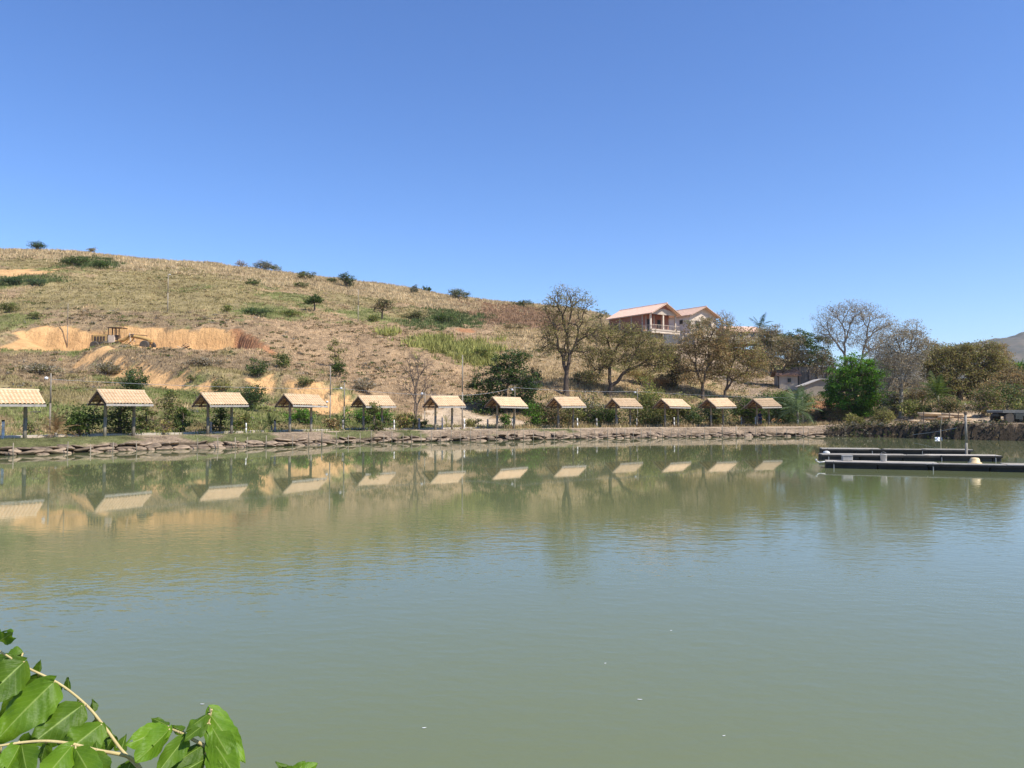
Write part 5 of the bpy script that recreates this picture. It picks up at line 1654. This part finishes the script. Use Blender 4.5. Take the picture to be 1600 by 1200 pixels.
# ------------------------------------------------------------------ floating walkways
def dock(label, pxl, yl, pxr, yr, Yl, Yr, wid, segs, x_more=0):
    A = Vector(((pxl - 800) / F * Yl, Yl, 0)); B = Vector(((pxr - 800) / F * Yr, Yr, 0))
    d = (B - A); L = d.length + x_more
    root = empty('floating_walkway', (A.x, A.y, 0), math.atan2(d.y, d.x))
    x = 0
    while x < L - .2:
        l = min(rnd.uniform(1.7, 2.2), L - x)
        bevel(MB().box((x + l / 2, wid / 2, .06), (l - .02, wid - .06, .36)).build('float', M['hull'], root), .04, 2)
        x += l
    for (f0, f1) in ((0, .32), (.325, .66), (.665, 1)):
        MB().box(((f0 + f1) / 2 * L, -.02, .215 + rnd.uniform(-.015, .01)), ((f1 - f0) * L, .07, .085), (0, R(rnd.uniform(-.15, .15)), 0)).build('edge_beam', M['hull'], root)
    for x in (.3, L * .34, L * .67, L - .3):
        MB().tube((x, -.035, .30), (x, -.05, -.25), .018, n=6).build('rope', M['cable'], root)
    x = 0
    for (f0, f1, w0) in segs:
        x0, x1 = f0 * L, f1 * L
        nb = max(1, int(round(w0 / .2)))
        for k in range(nb):
            b = MB().box(((x0 + x1) / 2, .1 + k * .2 + rnd.uniform(-.01, .01), .268 + rnd.uniform(-.008, .012)), (x1 - x0 - .03, .185, .04), (0, 0, R(rnd.uniform(-.15, .15)))).build('plank', M['deck'], root)
    for x in (.12, L * .5, L - .12):
        MB().box((x, wid / 2, .245), (.08, wid - .05, .03)).build('crosspiece', M['beam'], root)
    tag(root, label, 'floating dock', 'floating walkways of the fish cages')
    return root
dock('nearest floating walkway, longest one, running out of the right edge', 1289, 731, 1600, 738, 32.0, 29.7, 1.0, [(0, .36, 1.0), (.36, .56, .4), (.56, 1, 1.0)], 4.5)
dock('middle floating walkway of the three', 1283, 719, 1564, 722, 37.3, 36.0, .9, [(0, .48, .8), (.48, .60, .4), (.60, 1, .8)])
dock('farthest floating walkway of the three', 1283, 708, 1519, 711, 43.2, 41.6, .9, [(0, .40, .8), (.42, .68, .4), (.69, 1, .8)])
def on_dock(px, Y, z): return Vector(((px - 800) / F * Y, Y, z))
b = on_dock(1322, 32.2, .29)
bx = MB().box((0, 0, .1), (.4, .28, .2)).build('crate', M['grey_plastic'], None, b, (0, 0, R(-12))); bevel(bx, .02)
MB().box((0, 0, .215), (.42, .3, .03)).build('lid', M['grey_plastic'], bx)
tag(bx, 'low grey plastic crate on the nearest floating walkway', 'crate')
bk = MB().lathe([(.10, 0), (.115, .02), (.13, .26), (.14, .27), (.14, .29)], 16).build('bucket', M['grey_plastic'], None, on_dock(1379, 31.8, .29), smooth=True)
MB().path([(-.13, 0, .27), (-.09, 0, .36), (0, 0, .4), (.09, 0, .36), (.13, 0, .27)], [.006] * 5, 5).build('handle', M['cable'], bk)
tag(bk, 'upright grey bucket on the nearest floating walkway', 'bucket')
cb = MB().lathe([(.26, 0), (.25, .03), (.19, .05), (.17, .17), (.13, .22), (.03, .235)], 18).build('basin', M['cream_plastic'], None, on_dock(1521, 30.7, .285), smooth=True)
tag(cb, 'cream yellow upturned basin on the nearest floating walkway', 'basin')
wb = MB().lathe([(.03, -.12), (.15, -.08), (.19, .02), (.15, .12), (.03, .16)], 14).build('white_float', M['white_post'], None, on_dock(1290, 40.6, .12), smooth=True)
tag(wb, 'round white float between the ends of the two farther walkways', 'float')
pv = MB().path([(0, 0, .25), (-.3, -.05, .22), (-.42, -.06, .28), (-.44, -.06, .36)], [.03, .03, .03, .045], 8).build('white_pipe', M['white_post'], None, on_dock(1289, 32.3, 0), smooth=True)
tag(pv, 'bent white pipe sticking out from the left end of the nearest walkway', 'pipe')
gpole = MB().path([(0, 0, -1.5), (.01, 0, .8), (0, 0, 2.25)], [.065, .06, .055], 10).build('mooring_pole', M['bark_grey'], None, on_dock(1508, 38.0, 0), smooth=True)
MB().tube((0, 0, 2.2), (0, 0, 2.32), .075, n=10).build('pole_cap', M['bark_brown'], gpole)
tag(gpole, 'grey mooring pole standing among the floating walkways', 'pole')
tp = MB().path([(0, 0, -1), (.03, 0, .9), (.16, 0, 1.85)], [.05, .045, .035], 8).build('mooring_pole', M['stake'], None, on_dock(1468, 64, 0), smooth=True)
tag(tp, 'thin leaning pole in the water beside the white float', 'pole')
# white pointed float
V = [(-.38, 0, .02), (-.3, .1, .0), (.1, .16, .0), (.48, 0, .06), (.1, -.16, .0), (-.3, -.1, .0), (-.4, 0, .16), (.05, 0, .17)]
fm = MB(); fm.v = V; fm.f = [(0, 5, 6), (0, 6, 1), (1, 6, 7, 2), (2, 7, 3), (3, 7, 4), (4, 7, 6, 5), (0, 1, 2, 3, 4, 5)]
tag(fm.build('white_float', M['lamp_white'], None, on_dock(1466.5, 65.5, 0)), 'white pointed float drifting by the thin leaning pole', 'float')
cable('mooring rope stretched from the bank to the grey pole', (on_dock(1425, 66.5, .35)), at(1495, 668.5, 62), .05, .018)

# ------------------------------------------------------------------ logs, fence rails at the pond corner
for i, (px, py, L, dz, an) in enumerate(((1470,645,4.2,.80,-4),(1480,648,4.4,.66,-3),(1468,650,3.6,.55,-6),(1490,652,3.0,.50,2),(1476,655,4.0,.32,-2),(1462,656,2.2,.22,-14),(1500,657,2.2,.20,1),(1436,661,2.0,.08,-6))):
    c = p_at(px, 655, 72.5 + .25 * (i % 3)); r_ = .10 + .02 * (i % 2)
    o = MB().path([(-L / 2, 0, 0), (0, .02, .02), (L / 2, 0, 0)], [r_, r_ * 1.05, r_ * .85], 9).build('log', M['log'], None, (c.x, c.y, c.z + dz), (0, R(-an * .5), R(an)), smooth=True)
    tag(o, ('top log of the stack at the pond corner', 'second log from the top of the stack at the pond corner', 'thin log on the left side of the stack under the top ones',
            'short log on the right of the stack, middle layer', 'long log in the lower layer of the stack', 'short slanting log at the lower left of the stack',
            'short log at the bottom right of the stack', 'single pale log lying on the ground left of the stack')[i], 'log', 'logs at the pond corner')
for i, px in enumerate((1443, 1483, 1497)):
    c = p_at(px, 655, 71.6)
    tag(MB().tube((0, 0, -.2), (.04, 0, 1.05), .05, .04, 7).build('wooden_stake', M['bark_brown'], None, c), ('dark stake at the left end of the log stack', 'dark stake at the middle of the log stack', 'dark stake at the right end of the log stack')[i], 'stake')

# ------------------------------------------------------------------ parked truck behind the bush at the right edge
tk = p_at(1562, 652, 69.5)
tr = empty('parked_truck', (tk.x - .3, tk.y, tk.z - .02), R(4)); tag(tr, 'dark flat bed truck parked behind bushes at the right edge', 'truck')
bevel(MB().box((2.4, 0, .72), (5.2, .9, .22)).build('chassis', M['truck_dark'], tr), .03)
bevel(MB().box((1.7, 0, 1.0), (3.7, 2.1, .18)).build('flat_bed', M['truck_grey'], tr), .02)
for y in (-1.03, 1.03): MB().box((1.7, y, 1.13), (3.7, .05, .12)).build('side_rail', M['truck_grey'], tr)
MB().box((1.35, -.9, .62), (.7, .4, .5)).build('fuel_tank', M['truck_dark'], tr)
for y in (-.99, .99): MB().box((1.45, y, .78), (1.1, .06, .3)).build('side_panel', M['truck_dark'], tr)
for x in (.55, 2.35, 4.6):
    for y in (-.88, .88): wheel(x, y, .46, .28, tr)
cabt = MB().extrude([(3.75, .55), (5.6, .55), (5.65, 1.25), (5.35, 2.2), (3.75, 2.25)], -1.0, 1.0).build('cab', M['truck_dark'], tr); bevel(cabt, .06, 2)
for y in (-1.01, 1.01): MB().extrude([(4.0, 1.35), (5.25, 1.35), (5.1, 2.05), (4.0, 2.05)], y - .006, y + .006).build('side_window', M['glass'], cabt)
for y in (-.7, .7): MB().box((5.66, y, .85), (.05, .28, .2)).build('headlight', M['lamp_white'], cabt)

# ------------------------------------------------------------------ person under the last shelter
pp = on_line(1187, -.15)
pe = empty('person', (pp[0], pp[1], BANK + .02), R(20)); tag(pe, 'person in dark blue clothes standing under the last shelter', 'person')
def skin(name, verts, edges, radii, mat, parent, root=0):
    me = bpy.data.meshes.new(name); me.from_pydata(verts, edges, [])
    o = link(name, me, parent)
    sk = o.modifiers.new('skin', 'SKIN'); sk.use_smooth_shade = True
    for i, r in enumerate(radii):
        d = me.skin_vertices[0].data[i]; d.radius = (r, r) if not isinstance(r, tuple) else r
        d.use_root = i == root
    sb = o.modifiers.new('sub', 'SUBSURF'); sb.levels = 1; sb.render_levels = 2
    me.materials.append(mat)
    return o
V = [(0,0,.84),(0,0,1.02),(0,.01,1.22),(0,.01,1.32),(0,-.01,1.40),(0,-.02,1.50),(0,-.01,1.585),
     (.17,.01,1.26),(.21,.02,1.02),(.20,-.08,.82),(.19,-.11,.74),(-.17,.01,1.26),(-.22,.03,1.02),(-.21,-.05,.82),(-.20,-.08,.74),
     (.09,0,.80),(.11,-.02,.45),(.11,.02,.08),(.12,-.12,.03),(-.09,0,.80),(-.11,.02,.45),(-.12,.05,.08),(-.13,-.09,.03)]
Ed = [(0,1),(1,2),(2,3),(3,4),(4,5),(5,6),(2,7),(7,8),(8,9),(9,10),(2,11),(11,12),(12,13),(13,14),(0,15),(15,16),(16,17),(17,18),(0,19),(19,20),(20,21),(21,22)]
Rd = [(.15,.10),(.135,.09),(.16,.10),(.07,.06),.05,(.075,.09),(.06,.075),.06,.045,.036,.03,.06,.045,.036,.03,.085,.06,.045,.035,.085,.06,.045,.035]
skin('body', V, Ed, Rd, M['skin'], pe)
Vs = [v for v in V[:3]] + [(0,.01,1.30)] + [V[7], V[8], V[11], V[12]]
skin('shirt', Vs, [(0,1),(1,2),(2,3),(2,4),(4,5),(2,6),(6,7)], [(.17,.125),(.16,.11),(.18,.12),(.085,.07),.08,.065,.08,.065], M['navy'], pe)
Vt = [V[0], V[15], V[16], (.11,.0,.2), V[19], V[20], (-.115,.03,.2)]
skin('trousers', Vt, [(0,1),(1,2),(2,3),(0,4),(4,5),(5,6)], [(.17,.125),.105,.08,.07,.105,.08,.07], M['navy'], pe)
MB().lathe([(.02, .12), (.06, .105), (.09, .06), (.1, .0), (.085, -.04)], 12, (0, .005, 1.53)).build('hair', M['hair'], pe, smooth=True)
for sx in (-1, 1):
    for k in range(5):
        hx, hy, hz = (.19, -.11, .74) if sx > 0 else (-.20, -.08, .74)
        t = (k - 1.5) * .016
        if k == 4: MB().path([(hx, hy - .02, hz), (hx - sx * .02, hy - .05, hz - .03)], [.011, .008], 6).build('thumb', M['skin'], pe)
        else: MB().path([(hx + .005 * sx, hy + t, hz - .02), (hx + .005 * sx, hy + t - .005, hz - .06), (hx - .005 * sx, hy + t - .015, hz - .095 + abs(k - 1.5) * .008)], [.010, .009, .007], 6).build('finger', M['skin'], pe)

# ------------------------------------------------------------------ feathers drifting on the water
for i, (px, py, L) in enumerate(((323, 1093, .035), (665, 1129, .03), (997, 1086, .04), (1126, 1141, .022), (944, 1031, .02), (1046, 981, .02))):
    Y = CAM_H * F / (py - 643) * .997
    m = MB()
    n = 6
    for k in range(n + 1):
        t = k / n; w_ = .16 * L * math.sin(math.pi * min(.98, .1 + t * .9)) + .0004
        z = .006 + .012 * L * 10 * t * t * .3
        m.v += [((t - .5) * L, -w_, z), ((t - .5) * L, 0, z + .002), ((t - .5) * L, w_, z)]
    for k in range(n):
        for c in (0, 1): m.f.append((3*k+c, 3*k+3+c, 3*k+4+c, 3*k+1+c))
    o = m.build('feather', M['feather'], None, ((px - 800) / F * Y, Y, 0), (0, 0, R((-8, 5, -14, 10, 3, -5)[i])))
    tag(o, ('white feather floating just above the right hand leaves', 'white feather floating below the middle of the pond', 'white feather floating right of the middle near the bottom',
            'tiny white feather floating nearest the bottom right', 'tiny white speck of down floating in mid water', 'tiny white speck of down floating above the right feather')[i], 'feather', 'feathers on the water')

# ------------------------------------------------------------------ leafy branches in the near left corner
def leaf_material():
    m, t, b, L = new_mat('broad_leaf')
    uv = N(t, 'ShaderNodeUVMap', uv_map='uv')
    sx = N(t, 'ShaderNodeSeparateXYZ'); L.new(uv.outputs[0], sx.inputs[0])
    au = N(t, 'ShaderNodeMath', operation='ABSOLUTE'); L.new(sx.outputs['X'], au.inputs[0])
    mid = N(t, 'ShaderNodeMapRange'); mid.inputs[1].default_value = .02; mid.inputs[2].default_value = .055; mid.inputs[3].default_value = 1; mid.inputs[4].default_value = 0
    L.new(au.outputs[0], mid.inputs[0])
    ph = N(t, 'ShaderNodeMath', operation='MULTIPLY_ADD'); ph.inputs[1].default_value = -.32; L.new(au.outputs[0], ph.inputs[0]); L.new(sx.outputs['Y'], ph.inputs[2])
    k = N(t, 'ShaderNodeMath', operation='MULTIPLY'); k.inputs[1].default_value = 8.0; L.new(ph.outputs[0], k.inputs[0])
    fr_ = N(t, 'ShaderNodeMath', operation='FRACT'); L.new(k.outputs[0], fr_.inputs[0])
    s5 = N(t, 'ShaderNodeMath', operation='SUBTRACT'); s5.inputs[1].default_value = .5; L.new(fr_.outputs[0], s5.inputs[0])
    ab = N(t, 'ShaderNodeMath', operation='ABSOLUTE'); L.new(s5.outputs[0], ab.inputs[0])
    vn_ = N(t, 'ShaderNodeMapRange'); vn_.inputs[1].default_value = .0; vn_.inputs[2].default_value = .07; vn_.inputs[3].default_value = .28; vn_.inputs[4].default_value = 0
    L.new(ab.outputs[0], vn_.inputs[0])
    mx_ = N(t, 'ShaderNodeMath', operation='MAXIMUM'); L.new(mid.outputs[0], mx_.inputs[0]); L.new(vn_.outputs[0], mx_.inputs[1])
    tc = N(t, 'ShaderNodeTexCoord')
    no = N(t, 'ShaderNodeTexNoise'); no.inputs['Scale'].default_value = 22; no.inputs['Detail'].default_value = 5; L.new(tc.outputs['Object'], no.inputs['Vector'])
    rp = N(t, 'ShaderNodeValToRGB'); rp.color_ramp.elements[0].position = .3; rp.color_ramp.elements[1].position = .72
    rp.color_ramp.elements[0].color = (.075, .16, .009, 1); rp.color_ramp.elements[1].color = (.16, .275, .013, 1)
    L.new(no.outputs['Fac'], rp.inputs[0])
    at_ = N(t, 'ShaderNodeAttribute', attribute_name='col')
    c0 = mixrgb(t, 'MULTIPLY', rp.outputs[0], at_.outputs['Color'], 1.0)
    c1 = mixrgb(t, 'MIX', c0, (.26, .36, .07), mx_.outputs[0])
    L.new(c1, b.inputs['Base Color'])
    b.inputs['Roughness'].default_value = .5; b.inputs['Specular IOR Level'].default_value = .3
    n2 = N(t, 'ShaderNodeTexNoise'); n2.inputs['Scale'].default_value = 90; n2.inputs['Detail'].default_value = 3; L.new(tc.outputs['Object'], n2.inputs['Vector'])
    bp = N(t, 'ShaderNodeBump'); bp.inputs['Distance'].default_value = .0016; L.new(n2.outputs['Fac'], bp.inputs['Height']); L.new(bp.outputs[0], b.inputs['Normal'])
    trn = N(t, 'ShaderNodeBsdfTranslucent')
    hs = N(t, 'ShaderNodeHueSaturation'); hs.inputs['Hue'].default_value = .485; hs.inputs['Value'].default_value = 1.5; L.new(c1, hs.inputs['Color']); L.new(hs.outputs[0], trn.inputs['Color'])
    ms = N(t, 'ShaderNodeMixShader'); ms.inputs[0].default_value = .38
    L.new(b.outputs[0], ms.inputs[1]); L.new(trn.outputs[0], ms.inputs[2]); L.new(ms.outputs[0], t.nodes['Material Output'].inputs['Surface'])
    return m
M['broad_leaf'] = leaf_material()
M['green_stem'] = plain('yellowish_stem', (.58, .48, .22), (.46, .36, .16), 30, .7, .0008, bscale=120)

def leaf_mesh(L, Wd_, droop, fold, seed, tint=1.0):
    r_ = np.random.default_rng(seed)
    nu, nv = 17, 34
    holes = [(r_.uniform(.15, .85), r_.uniform(.3, .85), r_.uniform(.03, .07)) for _ in range(r_.integers(0, 3))] if seed % 3 else []
    V = []; U = []
    for j in range(nv + 1):
        v = j / nv
        w = (math.sin(math.pi * v**.80))**.75 * (1 - .34 * v) * 1.0 if 0 < v < 1 else 0.0
        if v < .08: w = max(w, .25 * (v / .08))
        for i in range(nu):
            u = -1 + 2 * i / (nu - 1)
            uu = u * (1 + .03 * math.sin(v * 34 + 2 * np.sign(u)))
            x = uu * w * Wd_ / 2
            y = v * L - .06 * L * (abs(u)**2) * (1 if v < .15 else 0)
            quilt = .022 * Wd_ * (1 + .6 * math.sin(v * 11 + seed * 1.7 + u * 3)) * math.cos(2 * math.pi * 8 * (v - .32 * abs(u)) + .8 * math.sin(v * 5 + seed)) * min(1, abs(u) * 2.5) * (1 - abs(u) * .5)
            z = -fold * 1.5 * abs(x) - droop * 1.3 * L * v * v + quilt * -1 + .10 * Wd_ * math.sin(v * (6 + seed % 4) + seed) * u * abs(u) + .05 * Wd_ * math.sin(v * 13 + seed * 2.3 + 2 * u) * abs(u)
            V.append((x, y, z)); U.append((u, v))
    Q = []
    for j in range(nv):
        for i in range(nu - 1):
            k = j * nu + i
            if any(((i + .5) / (nu - 1) - hu)**2 + (((j + .5) / nv - hv_) * 1.6)**2 < hr * hr for hu, hv_, hr in holes): continue   # eaten by insects
            Q.append((k, k + 1, k + nu + 1, k + nu))
    col = np.full((len(V), 3), tint)
    me = mesh_np('leaf', np.array(V), [np.array(Q)], M['broad_leaf'], col, True, np.array(U))
    return me
def branch(name, label, stem, leafs, seed):
    """stem: list of (px, py, distance); leafs: (base px, py, tip px, py, width px, base distance, tip distance, roll, droop, fold, tint)"""
    P = [at(*p) for p in stem]
    root = empty(name, (P[-1].x, P[-1].y, P[-1].z))
    o0 = P[-1]
    k = len(P)
    pts = []; rad = []
    for i in range(k - 1):                     # rounded through the given points
        a = P[max(0, i - 1)]; b = P[i]; c = P[i + 1]; d = P[min(k - 1, i + 2)]
        for j in range(5):
            t = j / 5
            pts.append(.5 * ((2*b) + (-a + c) * t + (2*a - 5*b + 4*c - d) * t*t + (-a + 3*b - 3*c + d) * t**3) - o0); rad.append(.0014 + .0015 * (i + t) / (k - 1))
    pts.append(P[-1] - o0); rad.append(.0029)
    st = MB().path([tuple(p) for p in pts], rad, 8).build('stem', M['green_stem'], root, smooth=True)
    for n, (bx_, by_, tx_, ty_, w_, bd_, td_, roll, droop, fold, tint) in enumerate(leafs):
        A = at(bx_, by_, bd_); B = at(tx_, ty_, td_)
        d = B - A; L = d.length
        Y_ = d.normalized()
        view = ray((bx_ + tx_) / 2, (by_ + ty_) / 2).normalized()
        nz = (-view - Y_ * (-view).dot(Y_)).normalized()
        X_ = Y_.cross(nz)
        mt = Matrix((X_, Y_, nz)).transposed()
        mt = Matrix.Rotation(R(roll + rnd.uniform(-16, 16)), 3, Y_) @ mt
        tint = tint * rnd.uniform(.78, 1.18)  # besides variety, low tints on leaves behind paint in the shade of the gaps
        Wm = w_ * 1.02 / F * (bd_ + td_) / 2
        me = leaf_mesh(L, Wm, droop, fold, seed * 31 + n, tint)
        lf = link('leaf', me, st)
        lf.matrix_local = Matrix.Translation(A - o0) @ mt.to_4x4()
        # leaf stalk from the nearest bit of stem
        q = min(pts, key=lambda p: (p - (A - o0)).length)
        if (q - (A - o0)).length < .12 and (q - (A - o0)).length > .002:
            MB().path([tuple(q), tuple(A - o0)], [.0016, .0012], 6).build('leaf_stalk', M['green_stem'], st, smooth=True)
    tag(root, label, 'branch', 'leafy branches in the near corner')
    return root
D0 = 1.25
branch('leafy_branch', 'arching leafy branch descending from the left edge to the bottom', 
  [(-60,985,1.12),(-10,1012,1.16),(40,1042,1.2),(92,1068,1.22),(135,1102,1.23),(165,1138,1.22),(190,1172,1.2),(222,1206,1.17),(262,1262,1.12),(300,1400,1.05),(310,1700,1.0)],
  [(-2,1002,18,990,30,1.17,1.15,10,.05,.2,1.25),
   (38,1034,-36,1100,66,1.19,1.12,18,.16,.22,.95),
   (84,1066,-8,1150,80,1.2,1.125,14,.14,.18,1.0),
   (127,1103,48,1160,70,1.21,1.14,16,.12,.2,1.0),
   (158,1132,98,1176,62,1.2,1.14,12,.12,.22,.95),
   (36,1020,10,1032,26,1.2,1.18,-30,.1,.5,.8),
   (62,1052,64,1030,14,1.22,1.22,40,.0,.7,.7),
   (108,1078,106,1058,13,1.24,1.24,30,.0,.5,.65),
   (146,1112,144,1092,14,1.24,1.25,-20,.0,.4,.75),
   (176,1150,162,1128,24,1.23,1.25,30,.05,.4,.75),
   (92,1072,50,1130,40,1.25,1.22,50,.1,.2,.7),
   (176,1152,150,1205,44,1.23,1.2,-40,.1,.2,.8),
   (190,1172,196,1148,22,1.22,1.25,20,.0,.5,.75),
   (205,1190,180,1240,50,1.2,1.15,10,.1,.2,1.0),
   (60,1056,0,1130,44,1.26,1.24,-30,.1,.2,.65),
   (120,1098,70,1160,46,1.27,1.25,-40,.1,.2,.6),
   (150,1126,118,1180,44,1.27,1.24,30,.1,.2,.65),
   (10,1024,-30,1080,46,1.24,1.22,20,.1,.2,.8),
   (170,1146,142,1176,34,1.25,1.23,50,.1,.3,.7),
   (20,1032,28,1012,16,1.2,1.22,10,.0,.4,.9)], 1)
branch('leafy_branch', 'leafy side twig lying level along the bottom left edge',
  [(-40,1172,1.05),(2,1165,1.07),(36,1160,1.085),(72,1158,1.095),(110,1162,1.11),(150,1172,1.13),(204,1184,1.16),(226,1212,1.165)],
  [(32,1162,8,1212,40,1.085,1.035,-10,.1,.25,1.1),
   (34,1163,40,1216,46,1.085,1.025,12,.1,.22,1.1),
   (30,1158,60,1162,30,1.105,1.115,40,.1,.2,.8),
   (112,1166,62,1222,52,1.105,1.035,10,.12,.22,1.1),
   (118,1170,150,1224,48,1.105,1.035,-14,.12,.22,1.15),
   (108,1162,84,1158,22,1.115,1.135,0,.1,.3,.75),
   (72,1162,58,1200,34,1.125,1.115,40,.1,.2,.7),
   (150,1176,168,1222,30,1.115,1.075,30,.1,.25,.9),
   (152,1170,150,1158,20,1.135,1.155,20,.0,.5,.8),
   (-8,1168,-30,1215,50,1.075,1.015,10,.1,.2,1.0),
   (0,1180,18,1222,40,1.075,1.025,-10,.1,.2,1.0)], 2)
branch('leafy_branch', 'upright leafy twig with overlapping leaves right of the arching branch',
  [(331,1108,1.2),(326,1130,1.2),(323,1150,1.2),(322,1170,1.19),(324,1192,1.18),(330,1240,1.16),(330,1340,1.12),(322,1700,1.02)],
  [(328,1106,376,1164,36,1.22,1.2,-18,.12,.15,1.15),
   (328,1116,382,1186,44,1.21,1.17,-16,.12,.12,1.15),
   (329,1132,372,1206,44,1.20,1.15,-12,.12,.12,1.15),
   (330,1154,372,1218,44,1.19,1.14,-10,.12,.12,1.1),
   (330,1176,374,1236,44,1.18,1.13,-8,.12,.12,1.1),
   (325,1116,288,1140,28,1.2,1.16,35,.1,.2,.75),
   (320,1132,292,1150,26,1.19,1.14,20,.1,.2,.75),
   (318,1164,256,1200,30,1.19,1.13,25,.1,.25,.7),
   (320,1186,262,1220,40,1.18,1.12,15,.1,.2,.8),
   (318,1180,284,1190,24,1.2,1.18,10,.1,.2,.8)], 3)
branch('leafy_branch', 'short leafy twig pointing left from the upright twig',
  [(264,1138,1.17),(280,1144,1.17),(295,1152,1.18),(321,1166,1.19)],
  [(263,1136,196,1162,44,1.17,1.12,12,.1,.2,1.25),
   (264,1140,218,1190,46,1.165,1.1,-8,.1,.2,1.25),
   (292,1150,246,1204,38,1.17,1.1,5,.14,.25,1.1),
   (262,1134,236,1120,20,1.18,1.19,20,.05,.4,.75),
   (286,1142,268,1134,18,1.19,1.2,20,.05,.4,.75)], 4)
branch('leafy_branch', 'leaf tips just showing at the bottom edge right of the upright twig',
  [(462,1206,1.18),(460,1240,1.16),(440,1400,1.1),(420,1700,1.02)],
  [(460,1212,430,1190,16,1.18,1.18,20,.0,.3,1.0),
   (462,1210,478,1188,26,1.18,1.2,0,.1,.3,1.2),
   (464,1212,498,1192,26,1.18,1.2,-10,.1,.3,1.2),
   (460,1216,445,1200,24,1.18,1.16,0,.1,.2,1.1)], 5)

# ------------------------------------------------------------------ the dry season haze
hm = bpy.data.materials.new('haze_air'); hm.use_nodes = True
ht = hm.node_tree; ht.nodes.clear()
hv = ht.nodes.new('ShaderNodeVolumePrincipled'); hv.inputs['Color'].default_value = (.80, .88, 1.0, 1); hv.inputs['Density'].default_value = .00010
hv.inputs['Anisotropy'].default_value = .2
ho = ht.nodes.new('ShaderNodeOutputMaterial'); ht.links.new(hv.outputs[0], ho.inputs['Volume'])
hz = MB().box((0, 1500, 210), (8600, 9600, 430)).build('haze', hm)
tag(hz, 'thin pale dry season haze filling the valley air', 'haze', kind='stuff')
